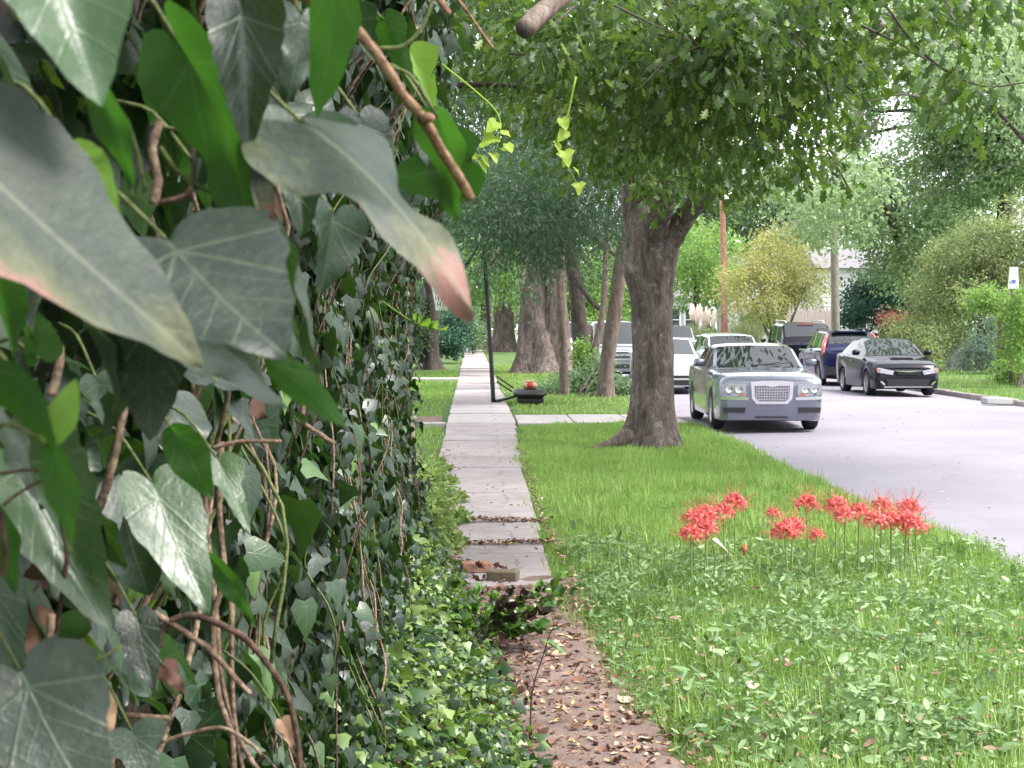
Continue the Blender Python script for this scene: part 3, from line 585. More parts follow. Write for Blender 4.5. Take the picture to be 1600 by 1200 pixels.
# ================================================================== trees
def m_bark(name, lo, hi, lichen=(0.3, 0.3, 0.26), la=0.5, sc=1.0, ridge=0.6):
    m, t, o = nmat(name); c = coords(t); cs = N(t, 'ShaderNodeMapping', {'Vector': c, 'Scale': (9 * sc, 9 * sc, 2.2 * sc)}).outputs[0]
    f = tnoise(t, 1.0, 8, cs, 0.68, 0.6); b = ramp(t, f, [(0.33, lo), (0.62, hi)])
    l = N(t, 'ShaderNodeMapRange', {'Value': tnoise(t, 4.5 * sc, 6, c, 0.7), 'From Min': 0.54, 'From Max': 0.66}).outputs[0]
    b = mix(t, math_(t, 'MULTIPLY', l, la), b, lichen)
    v = N(t, 'ShaderNodeTexVoronoi', {'Vector': N(t, 'ShaderNodeMapping', {'Vector': c, 'Scale': (14 * sc, 14 * sc, 4 * sc)}).outputs[0], 'Scale': 1.0}, feature='DISTANCE_TO_EDGE').outputs[0]
    h = math_(t, 'ADD', math_(t, 'MULTIPLY', f, 1.0), math_(t, 'MULTIPLY', math_(t, 'MINIMUM', v, 0.25), 1.5))
    b = mix(t, N(t, 'ShaderNodeMapRange', {'Value': v, 'From Min': 0.0, 'From Max': 0.08, 'To Min': 0.45, 'To Max': 0}).outputs[0], b, tuple(x * 0.5 for x in lo))
    pbsdf(t, o, base=b, rough=0.9, spec=0.2, normal=bumpn(t, h, ridge, 0.03)); return m
M_BARK = m_bark('oak_bark', (0.045, 0.034, 0.031), (0.155, 0.122, 0.112), (0.27, 0.25, 0.22), 0.65)
M_BARK2 = m_bark('ridged_bark', (0.05, 0.037, 0.033), (0.21, 0.165, 0.145), (0.3, 0.27, 0.24), 0.4, 0.7, 0.9)
M_BARK3 = m_bark('smooth_brown_bark', (0.08, 0.06, 0.05), (0.2, 0.157, 0.132), (0.34, 0.29, 0.24), 0.4, 1.4, 0.3)
M_BARKD = m_bark('dark_bark', (0.035, 0.028, 0.024), (0.1, 0.08, 0.07), (0.14, 0.15, 0.12), 0.4)
M_TWIG = plain('dark_twig', (0.055, 0.04, 0.03), 0.85)
GL = [(0, 0.35), (0.5, 0.65), (1, 1.0)]
def green(name, c, rough=0.5, trans=0.4, yel=(0.0, 0.0, 0.0), spec=0.35):
    lo, hi = tuple(x * 0.6 for x in c), tuple(min(1, x * 1.5 + y) for x, y in zip(c, yel))
    return leafmat(name, [(0, lo), (0.5, c), (1, hi)], rough, trans, tuple(min(1, x * 2.2) for x in c), spec)
M_OAK = leafmat('oak_leaf', [(0, (0.022, 0.045, 0.012)), (0.45, (0.05, 0.1, 0.022)), (0.8, (0.085, 0.145, 0.03)), (1, (0.17, 0.23, 0.05))], 0.4, 0.45, (0.14, 0.25, 0.03), 0.4)
M_WILLOW = green('willow_oak_leaf', (0.05, 0.098, 0.046), 0.42, 0.35, spec=0.45)
M_DKLEAF = green('dark_tree_leaf', (0.06, 0.11, 0.045), 0.5, 0.35)
M_MIDLEAF = green('mid_green_leaf', (0.115, 0.18, 0.085), 0.5, 0.4)
M_FARLEAF = green('far_green_leaf', (0.13, 0.2, 0.09), 0.6, 0.35)  # lightened leaf colour stands in for haze over the distant trees
M_PALEL = green('pale_tree_leaf', (0.19, 0.265, 0.125), 0.6, 0.45)
M_LIME = green('lime_leaf', (0.15, 0.25, 0.06), 0.55, 0.45)
M_GOLD = green('yellowing_leaf', (0.25, 0.26, 0.09), 0.6, 0.4, (0.05, 0.02, 0))
M_OLIVE = green('olive_leaf', (0.16, 0.2, 0.08), 0.6, 0.4, (0.07, 0.05, 0))
M_GREYG = green('grey_green_leaf', (0.11, 0.16, 0.11), 0.6, 0.3)
M_BLUEG = green('blue_green_leaf', (0.035, 0.09, 0.055), 0.5, 0.3)
M_REDL = green('reddish_leaf', (0.2, 0.07, 0.05), 0.6, 0.3)
T_KITE = np.array([(0, 0, 0), (0.3, 0.45, 0.05), (0, 1, 0), (-0.3, 0.45, 0.05)]); F_KITE = np.array([(0, 1, 2, 3)])
T_LANCE = np.array([(0, 0, 0), (0.1, 0.4, 0.03), (0, 1, -0.05), (-0.1, 0.4, 0.03)])
hl = [(0.04, 0.1), (0.17, 0.24), (0.09, 0.33), (0.3, 0.5), (0.14, 0.58), (0.27, 0.82), (0.1, 0.84)]
T_OAK = np.array([(0, 0, 0.02)] + [(x, y, -0.25 * x * x - 0.08 * y * y) for x, y in hl] + [(0, 1.0, -0.09)] + [(-x, y, -0.25 * x * x - 0.08 * y * y) for x, y in hl[::-1]] + [(0, 0.3, 0.03), (0, 0.6, 0.02)])
F_OAK = np.array([(16, 0, 1), (16, 1, 2), (16, 2, 3), (16, 3, 17), (17, 3, 4), (17, 4, 5), (17, 5, 6), (17, 6, 7), (17, 7, 8), (17, 8, 9), (17, 9, 10), (17, 10, 11), (17, 11, 12), (17, 12, 13), (17, 13, 16), (16, 13, 14), (16, 14, 15), (16, 15, 0)])

def trunk_obj(name, pts, radii, m, parent, seg=28, flare=0.0, lobes=5, amp=0.06, n=8, seed=0, lumps=()):
    P = crom(pts, n); t = np.linspace(0, 1, len(P)); r = np.interp(t, np.linspace(0, 1, len(radii)), radii)
    V, F = [], []; z0 = P[0][2]; T = unit(np.gradient(P, axis=0))
    for i, p in enumerate(P):
        a = unit(np.array((1.0, 0, 0)) - T[i][0] * T[i]); b = np.cross(T[i], a)
        for k in range(seg):
            th = 2 * math.pi * k / seg; h = p[2] - z0
            q = r[i] * (1 + amp * noise.noise((math.cos(th) * 1.6 + seed, math.sin(th) * 1.6, p[2] * 0.9)) * 2 + amp * .5 * noise.noise((math.cos(th) * 5 + seed, math.sin(th) * 5, p[2] * 3)))
            if flare: q += flare * math.exp(-h / (0.28 * radii[0] / 0.4)) * (0.55 + 0.45 * math.cos(lobes * th + seed + 1.2 * math.sin(th * 2 + seed)))
            for lz, lth, lr, la in lumps: q += la * math.exp(-((p[2] - lz) / lr) ** 2 - ((((th - lth + math.pi) % (2 * math.pi)) - math.pi) * r[i] / lr) ** 2)
            V.append(p + q * (math.cos(th) * a + math.sin(th) * b))
    nn = len(P)
    F = [(i * seg + k, i * seg + (k + 1) % seg, (i + 1) * seg + (k + 1) % seg, (i + 1) * seg + k) for i in range(nn - 1) for k in range(seg)] + [tuple((nn - 1) * seg + k for k in range(seg))]
    return link(name, mesh(name, np.array(V), F, m), parent)
def cloud(blobs, n, size, clump=0.45, flat=0.65, up=0.7, droop=0.3, shell=0.45, per=70, svar=0.25, tintvar=0.25):
    """leaf positions in clumps spread through ellipsoids -> P, tip, normal, size, tint"""
    Ps, Ts, Ns, tn = [], [], [], []
    wts = np.array([b[3] * b[4] * b[5] for b in blobs]) ** 0.75; wts = wts / wts.sum()
    for b, wt in zip(blobs, wts):
        nb = max(per, int(n * wt)); nc = max(3, nb // per)
        d = rvec(nc) * (rng.random((nc, 1)) ** shell); c = np.array(b[:3]) + d * np.array(b[3:6])
        ct = rng.random(nc); k = rng.integers(0, nc, nb); s = clump * rng.uniform(0.6, 1.3, nc)
        off = rng.normal(size=(nb, 3)) * s[k][:, None] * np.array((1, 1, flat)); P = c[k] + off
        out = unit(off + d[k] * 0.6 + 1e-6)
        Ps.append(P); Ts.append(out * 0.8 + rvec(nb) * 0.8 + np.array((0, 0, -droop))); Ns.append(rvec(nb) * 0.8 + np.array((0, 0, up)) + d[k] * 0.3)
        tn.append(np.clip(ct[k] * (1 - tintvar) + rng.random(nb) * tintvar, 0, 0.98))
    P = np.concatenate(Ps); return P, np.concatenate(Ts), np.concatenate(Ns), size * rng.uniform(1 - svar, 1 + svar, len(P)), np.concatenate(tn)
def pxblob(px, py, d, wpx, hpx, dep):                       # an ellipsoid measured on the photograph
    c = at(px, py, d); s = d / FPX; return (c[0], c[1], c[2], wpx / 2 * s, dep / 2, hpx / 2 * s)
def tree(name, label, base, trunk, radii, bark, blobs, n, size, leaf, tmpl=None, flare=0.1, limbs=True, seg=20, cat='tree', group=None, cl=0.45, per=70, trunk_only=False, amp=0.06, up=0.7, shell=0.45, tcut=None):
    b = np.asarray(base, float); root = tag(empty(name, b), label, cat, group); sd_ = random.random() * 9
    pts = np.array([(0, 0, -0.12)] + list(trunk)) * 1.0
    trunk_obj('trunk', pts, radii, bark, root, seg, flare, 5, amp, 7, sd_)
    top = np.array(trunk[-1]); rl = radii[-1]
    if limbs:
        for q in blobs:
            e = np.array(q[:3]) - b; st_ = top * random.uniform(0.8, 1.0); md = (st_ + e) / 2 + np.array((0, 0, 0.12 * np.linalg.norm(e - st_)))
            tube_obj('limb', [st_, md, e], [rl * 0.75, rl * 0.45, rl * 0.15], bark, root, 8, 5, .08)
    P, tp, nr, s, tn = cloud(blobs, n, size, cl, per=per, up=up, shell=shell)
    if tcut is not None: k = tcut(P); P, tp, nr, s, tn = P[k], tp[k], nr[k], s[k], tn[k]
    T_, F_ = tmpl if tmpl else (T_KITE, F_KITE)
    o = scatter('crown', T_, F_, P - b, frames(tp, nr), s, leaf, tn, True, None, root)
    return root
G = lambda px, py: gnd(px, py, -0.02)
# ---- the big oak on the verge
ob = G(1018, 697); oak = tag(empty('oak_tree', ob), 'big thick trunked oak on the grass verge with low overhanging branches', 'tree')
D0 = proj(ob)[2]
def rel(px, py, d): return at(px, py, d) - ob
trunk_obj('trunk', [(0.0, 0, -0.12), (0.0, 0, 0.12), rel(1019, 640, D0), rel(1020, 560, D0), rel(1018, 500, D0), rel(1018, 440, D0), rel(1021, 395, D0), rel(1025, 360, D0)], [0.38, 0.36, 0.335, 0.31, 0.295, 0.30, 0.34, 0.37, 0.33], M_BARK, oak, 48, 0.27, 5, 0.05, 10, 2.0,
          lumps=((2.55, R(200), 0.28, 0.09), (2.55, R(-75), 0.09, 0.045), (1.3, R(-60), 0.25, 0.04), (0.5, R(-120), 0.2, 0.05), (2.0, R(-100), 0.2, 0.03)))
root_pts = [rel(1008, 655, D0), rel(988, 676, D0 - .12), rel(962, 692, D0 - .25), rel(925, 702, D0 - .4), rel(895, 709, D0 - .45)]
tube_obj('root', [(p[0], p[1], max(p[2], -0.02)) for p in root_pts], [0.2, 0.16, 0.1, 0.05, 0.02], M_BARK, oak, 14, 6, .06)
for nm, pts, rr in (('limb', [rel(1030, 392, D0), rel(1062, 350, D0 - .3), rel(1092, 312, D0 - .9), rel(1150, 255, D0 - 2.5), rel(1260, 150, D0 - 5), rel(1380, 40, D0 - 8)], [0.25, 0.17, 0.15, 0.11, 0.07, 0.03]),
                    ('limb', [rel(1010, 385, D0), rel(998, 330, D0 + .1), rel(985, 240, D0 + .3), rel(960, 120, D0), rel(900, -20, D0 - 1)], [0.3, 0.24, 0.2, 0.16, 0.1]),
                    ('limb', [rel(1000, 300, D0), rel(960, 215, D0 - 2), rel(880, 160, D0 - 5), rel(790, 140, D0 - 8), rel(700, 138, D0 - 10)], [0.13, 0.08, 0.055, 0.035, 0.02]),
                    ('limb', [rel(1020, 380, D0), rel(1035, 300, D0 - 1), rel(1060, 180, D0 - 3), rel(1120, 20, D0 - 7)], [0.24, 0.18, 0.14, 0.08]),
                    ('limb', [rel(1015, 380, D0), rel(1010, 280, D0 + 2), rel(1000, 100, D0 + 4), rel(1010, -80, D0 + 5)], [0.24, 0.2, 0.16, 0.1])):
    tube_obj(nm, pts, rr, M_BARK, oak, 10, 6, .05)
b = tube_obj('broken_branch', [at(820, 46, 9) - ob, at(842, 24, 9.2) - ob, at(880, -6, 9.4) - ob, at(960, -70, 10) - ob], [0.055, 0.06, 0.055, 0.05], M_BARK3, oak, 12, 5, .08); b['label'] = 'reddish brown broken branch stub at the top'
# crown: sprays of lobed leaves hanging towards the camera, the low hem following the photograph
blobs_o = [pxblob(*q) for q in [
    (760, 40, 13, 260, 200, 4), (880, 70, 12, 280, 260, 4), (1000, 60, 11.5, 300, 260, 4), (1110, 90, 11, 260, 240, 3.5), (1220, 110, 11, 240, 260, 3.5), (1200, 10, 10.5, 300, 160, 3), (1300, 60, 11, 180, 160, 3),
    (1070, 190, 13, 260, 150, 4), (1120, 255, 13.5, 120, 80, 2), (1010, 262, 15, 150, 90, 2), (940, 235, 15, 150, 90, 3), (1065, 300, 15, 80, 50, 1.2), (1245, 262, 12.5, 70, 50, 1.2), (1200, 200, 12.5, 180, 120, 3), (1270, 225, 12.5, 90, 90, 2), (1160, 265, 13.5, 110, 70, 2), (980, 170, 14, 240, 160, 4), (900, 160, 15, 260, 160, 5),
    (1420, 20, 9.5, 200, 90, 2.5), (1520, 20, 9, 180, 60, 2), (1560, 120, 9, 140, 60, 2), (1450, 80, 9.5, 90, 60, 1.5), (1340, 150, 11, 70, 60, 1.5), (1300, 255, 12, 40, 40, 1)]]
P, tp, nr, s, tn = cloud(blobs_o, 13000, 0.098, 0.2, 0.7, 0.45, 0.8, 0.75, 30, 0.35, 0.3)  # tint shared by whole clumps paints light and shadow masses into the crown
pp_ = proj(P); gap = (((pp_[0] - 1400) / 48) ** 2 + ((pp_[1] - 195) / 55) ** 2 < 1) | (pp_[2] < 7)
P, tp, nr, s, tn = P[~gap], tp[~gap], nr[~gap], s[~gap], tn[~gap]
px_, py_, pd_ = proj(P); vis = (px_ > 640) & (px_ < 1600) & (py_ > 0) & (py_ < 330)
# the 300 leaves that show largest are parts of their own
sel = np.argsort(np.where(vis, pd_ / s, 1e4))[:300]; oth = np.setdiff1d(np.arange(len(P)), sel)
lm = [npmesh('oak_leaf', T_OAK * np.array((1, 1, z)), F_OAK, M_OAK, True) for z in (1, 3, -1)]
Fr = frames(tp, nr)
for i in sel:
    o = link('leaf', lm[int(rng.integers(3))], oak); M = np.eye(4); M[:3, :3] = Fr[i] * s[i]; M[:3, 3] = P[i] - ob; o.matrix_basis = Matrix(M.tolist())
tag(scatter('crown', T_OAK, F_OAK, P[oth] - ob, Fr[oth], s[oth], M_OAK, tn[oth], True, None, oak), kind='stuff')
# twigs that carry the sprays
cen = rng.choice(len(P), 150, replace=False); VV, FF, nv = [], [], 0
for i in cen:
    e = P[i]; q = e + np.array((rng.normal(0, .35), rng.normal(.5, .3), rng.uniform(.1, .5)))
    V, F = tube([e, (e + q) / 2 + rng.normal(0, .03, 3), q], [.003, .006, .011], 5, False); VV.append(V - ob); FF += [tuple(a + nv for a in f) for f in F]; nv += len(V)
tag(link('twigs', mesh('twigs', np.concatenate(VV), FF, M_TWIG), oak), kind='stuff')
for pts, d, r in (([(1385, 10), (1430, 70), (1480, 112), (1540, 135), (1610, 128)], 9.2, .009), ([(1190, 140), (1130, 110), (1080, 60), (1040, 0)], 11, .012), ([(1330, 300), (1290, 235), (1230, 200), (1180, 190)], 12.3, .008), ([(1340, 150), (1310, 120), (1260, 60)], 11, .009), ([(690, 135), (760, 132), (840, 140), (900, 165)], 13, .03), ([(1100, 60), (1125, 120), (1150, 190)], 11.3, .008)):
    tube_obj('twig', [at(x, y, d) - ob for x, y in pts], [r, r * .5], M_TWIG, oak, 6, 5, .1)
# upper crown out of the frame: shades the verge, closes the top
P, tp, nr, s, tn = cloud([(ob[0], ob[1], 9.2, 7, 8, 3.2), (ob[0] - 1, ob[1] - 7, 8.2, 5, 5, 2.2), (ob[0] + 2, ob[1] + 4, 8, 5, 5, 2.5), (ob[0] + 4.5, ob[1] - 5, 8.5, 4, 6, 2.2), (ob[0] + 3.2, ob[1] + 9, 9, 3.4, 4.5, 1.6)], 19000, 0.26, 0.5, per=60)
o = scatter('crown', T_KITE, F_KITE, P - ob, frames(tp, nr), s, M_OAK, tn, True, None, oak); tag(o, kind='stuff')
sprig('hanging_vine', [(900, 120), (884, 190), (868, 222), (882, 250), (900, 285), (907, 300)], [(884, 205, 872, 222, 'heart'), (868, 222, 874, 240, 'heart'), (882, 236, 890, 262, 'lobed'), (884, 248, 880, 262, 'heart'), (896, 262, 905, 275, 'heart'), (904, 286, 906, 306, 'lobed'), (878, 185, 886, 205, 'heart')], 10.0, 'yellow green vine dangling from the oak over the verge', oak, ob)

# ---- trees further along the left verge
WL = (T_LANCE, F_KITE)
b2 = G(846, 583)
tree('ridged_oak_tree', 'massive ridged twin trunk tree beyond the basketball hoop', b2, [(-0.1, 0, 0.6), (-0.25, 0, 2.5), (-0.3, 0, 4.6), (-0.3, 0, 7)], [0.95, 0.72, 0.52, 0.48, 0.42], M_BARK2,
     [pxblob(830, 230, 56, 220, 250, 6), pxblob(760, 120, 56, 240, 240, 7), pxblob(900, 80, 58, 260, 260, 7), pxblob(850, 405, 54, 90, 60, 2), pxblob(770, 420, 52, 90, 80, 2.5), pxblob(815, 455, 54, 40, 60, 1.2), pxblob(925, 420, 60, 90, 70, 2), pxblob(890, 380, 58, 120, 60, 2.5), pxblob(975, 410, 60, 60, 90, 2)], 23000, 0.16, M_DKLEAF, flare=0.75, seg=40, amp=0.1)
b2b = b2 + np.array((0.52, -0.25, 0))
tr = bpy.data.objects['ridged_oak_tree']; trunk_obj('trunk', np.array([(0.52, -0.25, -0.12), (0.52, -.25, 0.6), (0.5, -.2, 2.5), (0.55, -.1, 4.6), (0.7, 0, 6.5)]), [0.8, 0.55, 0.42, 0.38, 0.33], M_BARK2, tr, 32, 0.5, 5, 0.1, 7, 5.5)
tree('slim_tree', 'slender brown trunk beside the black hoop base', G(882, 618), [(-0.03, 0, 1.0), (-0.1, 0, 2.4), (-0.1, 0, 3.9)], [0.135, 0.115, 0.12, 0.12], M_BARK3,
     [pxblob(800, 300, 33, 230, 190, 4), pxblob(900, 300, 34, 200, 170, 4), pxblob(840, 370, 35, 190, 90, 2.5), pxblob(740, 350, 33.5, 120, 110, 2.5), pxblob(815, 408, 35, 70, 50, 1.2), pxblob(925, 372, 36, 70, 60, 1.5), pxblob(765, 415, 34, 50, 50, 1)], 19000, 0.145, M_WILLOW, WL, 0.03, cl=0.35)
tree('dark_forked_tree', 'dark mossy trunk with a branch forking right behind the slim tree', G(908, 607), [(0.0, 0, 0.8), (-0.1, 0, 2.3), (-0.35, 0, 4.2)], [0.3, 0.24, 0.2, 0.2], M_BARKD,
     [pxblob(880, 230, 43, 240, 170, 4), pxblob(780, 300, 44, 200, 180, 4)], 9000, 0.14, M_WILLOW, WL, 0.12, cl=0.4)
fk = bpy.data.objects['dark_forked_tree']; fo = np.array(fk.location)
tube_obj('limb', [at(893, 420, 44) - fo, at(912, 455, 43.6) - fo, at(934, 482, 43.4) - fo, at(948, 484, 43.4) - fo], [0.09, 0.07, 0.05, 0.03], M_BARKD, fk, 8, 5)
tree('pale_sapling', 'pale thin trunk between the dark tree and the leaning trunk', G(926, 610), [(0.05, 0, 1.0), (0.3, 0, 2.4), (0.38, 0, 4.5)], [0.13, 0.1, 0.085, 0.08], M_BARK3,
     [pxblob(950, 300, 44, 160, 160, 4)], 5000, 0.14, M_WILLOW, WL, 0.05, cl=0.4)
tree('leaning_tree', 'brown trunk leaning right just left of the big oak', G(947, 621), [(0.02, 0, 0.8), (0.22, 0, 2.2), (0.42, 0, 3.8), (0.6, 0, 5)], [0.22, 0.185, 0.175, 0.16, 0.13], M_BARK3,
     [pxblob(990, 260, 36, 220, 200, 4), pxblob(1060, 220, 37, 160, 160, 4), pxblob(930, 180, 36, 260, 220, 4), pxblob(985, 340, 37, 130, 60, 2), pxblob(950, 390, 37.5, 50, 50, 1)], 18000, 0.145, M_WILLOW, WL, 0.05, cl=0.35)
tree('lawn_tree', 'dark trunk on the left lawn behind the basketball net', G(672, 576), [(0, 0, 1.0), (0.05, 0, 2.6), (0.0, 0, 5), (0, 0, 7)], [0.42, 0.36, 0.32, 0.3, 0.25], M_BARKD,
     [pxblob(690, 330, 62, 220, 150, 5), pxblob(640, 250, 62, 240, 240, 6), pxblob(740, 260, 60, 180, 200, 5), pxblob(700, 120, 60, 260, 240, 6)], 17000, 0.18, M_DKLEAF, None, 0.35, amp=0.08)
tree('distant_street_tree', 'thick grey trunk far down the sidewalk', G(787, 549), [(0, 0, 1.2), (0, 0, 3.4), (0, 0, 6)], [0.85, 0.7, 0.62, 0.6], M_BARK2,
     [pxblob(790, 410, 100, 110, 130, 6), pxblob(740, 430, 104, 100, 130, 6), pxblob(830, 380, 105, 120, 140, 6)], 9000, 0.26, M_LIME, None, 0.5)
tree('far_trunk_tree', 'second far trunk close left of the thick grey trunk', G(759, 547), [(0, 0, 1.2), (0, 0, 3.4), (0, 0, 6)], [0.5, 0.4, 0.36, 0.35], M_BARKD,
     [pxblob(720, 400, 112, 120, 160, 6)], 4000, 0.3, M_MIDLEAF, None, 0.4)
def bush(name, label, px, base_py, blobs, n, size, leaf, d=None, cat='shrub', tmpl=None, cl=0.25, stems=4, group=None, per=60, z0=-0.02):
    b = gnd(px, base_py, z0) if d is None else at(px, base_py, d); root = tag(empty(name, b), label, cat, group)
    for k in range(stems):
        q = random.choice(blobs); e = np.array(q[:3]) - b + np.array((random.uniform(-.5, .5) * q[3], random.uniform(-.3, .3) * q[4], random.uniform(-.3, .5) * q[5]))
        tube_obj('stem', [(random.uniform(-.1, .1), random.uniform(-.1, .1), -0.1), e * 0.5 + np.array((0, 0, .05)), e], [.03, .02, .008], M_TWIG, root, 6, 4)
    P, tp, nr, s, tn = cloud(blobs, n, size, cl, per=per); k = P[:, 2] > 0.0; P, tp, nr, s, tn = P[k], tp[k], nr[k], s[k], tn[k]
    T_, F_ = tmpl if tmpl else (T_KITE, F_KITE)
    scatter('foliage', T_, F_, P - b, frames(tp, nr), s, leaf, tn, True, None, root); return root
bush('evergreen_shrub', 'dense dark evergreen shrub beside the far sidewalk', 712, 562, [pxblob(712, 512, 75, 52, 78, 2.2), pxblob(700, 530, 74, 56, 50, 2)], 9000, 0.13, M_BLUEG)
bush('lawn_shrub', 'shaggy green shrub at the edge of the left lawn behind the wall end', 655, 568, [pxblob(648, 520, 66, 60, 90, 3), pxblob(630, 500, 64, 70, 120, 3)], 7000, 0.13, M_DKLEAF)
bush('sidewalk_shrub', 'light green bush where the far sidewalk disappears', 738, 553, [pxblob(738, 520, 95, 30, 60, 2.4)], 2500, 0.16, M_MIDLEAF)
bush('trunk_undergrowth', 'low leafy growth around the slim trunks on the verge', 905, 622, [pxblob(900, 598, 42, 50, 34, 1.3), pxblob(935, 604, 41.5, 60, 36, 1.4), pxblob(868, 606, 41, 36, 22, 1), pxblob(970, 606, 41, 40, 30, 1.2), pxblob(938, 575, 41.8, 22, 50, .6)], 8000, 0.085, M_MIDLEAF, cl=.16)
bush('yellow_weed_shrub', 'yellow green climber on the dark trunk', 916, 606, [pxblob(912, 560, 43.5, 18, 60, .6)], 900, 0.11, M_LIME, cl=.14, stems=1)
# ---- far side of the street
tree('crepe_myrtle_tree', 'yellowing crepe myrtle with several bare stems behind the black vehicle', G(1216, 566), [(0.05, 0, 1.0), (0.2, 0, 2.2), (0.3, 0, 3)], [0.12, 0.1, 0.08, 0.06], M_BARK3,
     [pxblob(1205, 420, 75, 130, 110, 3.5), pxblob(1165, 450, 74, 90, 80, 3), pxblob(1255, 440, 75, 90, 90, 3), pxblob(1230, 385, 76, 100, 70, 3), pxblob(1195, 480, 74, 90, 44, 2.6)], 15000, 0.13, M_GOLD, None, 0.05, cl=.35)
cm = bpy.data.objects['crepe_myrtle_tree']; co = np.array(cm.location)
for ex, ey in ((1185, 440), (1200, 420), (1228, 415), (1243, 410), (1170, 455), (1262, 440)):
    e = at(ex, ey, 75 + random.uniform(-1, 1)) - co; tube_obj('limb', [(random.uniform(-.15, .15), 0, -0.1), (e[0] * .35, e[1] * .3, e[2] * .4), e], [0.09, 0.07, 0.03], M_BARK3, cm, 8, 6)
tree('lime_green_tree', 'light green tree between the oak trunk and the red brown pole', G(1085, 556), [(0, 0, 1.5), (0.1, 0, 3), (0.1, 0, 4.5)], [0.25, 0.2, 0.18, 0.15], M_BARKD,
     [pxblob(1085, 425, 92, 90, 130, 5), pxblob(1120, 400, 94, 90, 110, 5), pxblob(1060, 380, 96, 100, 110, 5), pxblob(1135, 455, 90, 60, 70, 3)], 13000, 0.2, M_LIME, None, 0.1, cl=.5)
tree('tall_backdrop_tree', 'hazy green tall tree above the yellowing crepe myrtle', G(1170, 545), [(0, 0, 3), (0, 0, 7), (0, 0, 10)], [0.5, 0.42, 0.35, 0.3], M_BARKD,
     [pxblob(1150, 320, 118, 170, 110, 7), pxblob(1220, 330, 120, 160, 90, 7), pxblob(1080, 290, 120, 180, 160, 8), pxblob(1230, 270, 126, 100, 80, 5)], 20000, 0.32, M_FARLEAF, None, 0.2, cl=.7)
tree('spreading_dark_tree', 'wide dark green tree behind the grey utility pole', G(1420, 561), [(0, 0, 2), (-0.2, 0, 4), (-0.3, 0, 6)], [0.42, 0.36, 0.3, 0.25], M_BARKD,
     [pxblob(1330, 320, 82, 170, 120, 6), pxblob(1420, 350, 80, 180, 150, 6), pxblob(1295, 345, 63, 130, 90, 3), pxblob(1330, 290, 64, 150, 90, 3), pxblob(1480, 300, 82, 150, 130, 6), pxblob(1400, 425, 80, 120, 70, 4), pxblob(1570, 270, 84, 140, 120, 6)], 26000, 0.21, M_PALEL, None, 0.2, cl=.5)
tree('tall_corner_tree', 'tall bluish green tree filling the upper right corner', G(1560, 563), [(0, 0, 3), (0.2, 0, 7), (0.3, 0, 11)], [0.5, 0.45, 0.38, 0.3], M_BARKD,
     [pxblob(1540, 190, 78, 180, 140, 6), pxblob(1590, 80, 78, 200, 200, 7), pxblob(1490, 110, 80, 110, 110, 5), pxblob(1470, 220, 80, 110, 90, 5), pxblob(1600, 250, 78, 160, 120, 6), pxblob(1510, 20, 82, 180, 120, 5), pxblob(1345, 100, 84, 110, 110, 4), pxblob(1330, 215, 86, 60, 70, 4), pxblob(1400, 40, 84, 140, 100, 4), pxblob(1448, 165, 82, 60, 120, 3), pxblob(1355, 175, 84, 60, 110, 3), pxblob(1400, 262, 84, 120, 50, 3)], 38000, 0.25, M_PALEL, None, 0.2, cl=.5)
tree('yellowing_tree', 'yellow olive tree on the far verge right of the dark car', G(1530, 583), [(0.05, 0, 1.2), (0.1, 0, 2.4), (0.2, 0, 3.4)], [0.2, 0.16, 0.14, 0.12], M_BARKD,
     [pxblob(1545, 400, 60, 150, 130, 3.5), pxblob(1490, 420, 61, 110, 110, 3), pxblob(1590, 380, 60, 120, 140, 3.5), pxblob(1460, 460, 61, 90, 80, 2.6), pxblob(1530, 470, 59, 140, 80, 3), pxblob(1440, 510, 61, 80, 70, 2.4), pxblob(1590, 460, 59, 90, 90, 3)], 26000, 0.12, M_OLIVE, None, 0.08, cl=.34)
bush('dark_evergreen_bush', 'very dark green bush right of the grey utility pole', 1365, 560, [pxblob(1355, 465, 86, 80, 50, 3), pxblob(1385, 445, 86, 90, 40, 3), pxblob(1340, 490, 84, 70, 40, 2.4), pxblob(1390, 500, 84, 80, 60, 2.4)], 7000, 0.2, M_BLUEG, cl=.4)
bush('russet_bush', 'russet leaved bush behind the roof of the dark car', 1400, 575, [pxblob(1396, 506, 66, 40, 30, 1.4)], 1200, 0.11, M_REDL, cl=.25)
bush('grey_bush', 'grey green bush right of the stone block on the far verge', 1542, 590, [pxblob(1545, 540, 55, 56, 90, 1.6), pxblob(1560, 560, 54, 40, 56, 1.2), pxblob(1520, 560, 56, 36, 40, 1)], 5500, 0.09, M_GREYG, cl=.2)
bush('verge_bush', 'loose light green bush left of the stone block', 1440, 586, [pxblob(1445, 545, 58, 80, 60, 2), pxblob(1480, 520, 59, 60, 60, 2), pxblob(1420, 520, 60, 70, 50, 2)], 6000, 0.1, M_OLIVE, cl=.25)
bush('vine_mound', 'bright green vine mound at the right edge of the far verge', 1590, 612, [pxblob(1600, 570, 47, 60, 90, 2), pxblob(1588, 510, 43.6, 36, 120, .8), pxblob(1545, 470, 46, 90, 30, .8), pxblob(1594, 475, 43.8, 28, 50, .6), pxblob(1610, 520, 47, 60, 180, 1.4), pxblob(1580, 585, 46, 60, 40, 1.2)], 14000, 0.11, M_LIME, cl=.2)
bush('fence_shrub', 'low green shrub in front of the pale fence by the parked vehicles', 1180, 556, [pxblob(1180, 505, 88, 40, 34, 2)], 2400, 0.13, M_LIME)
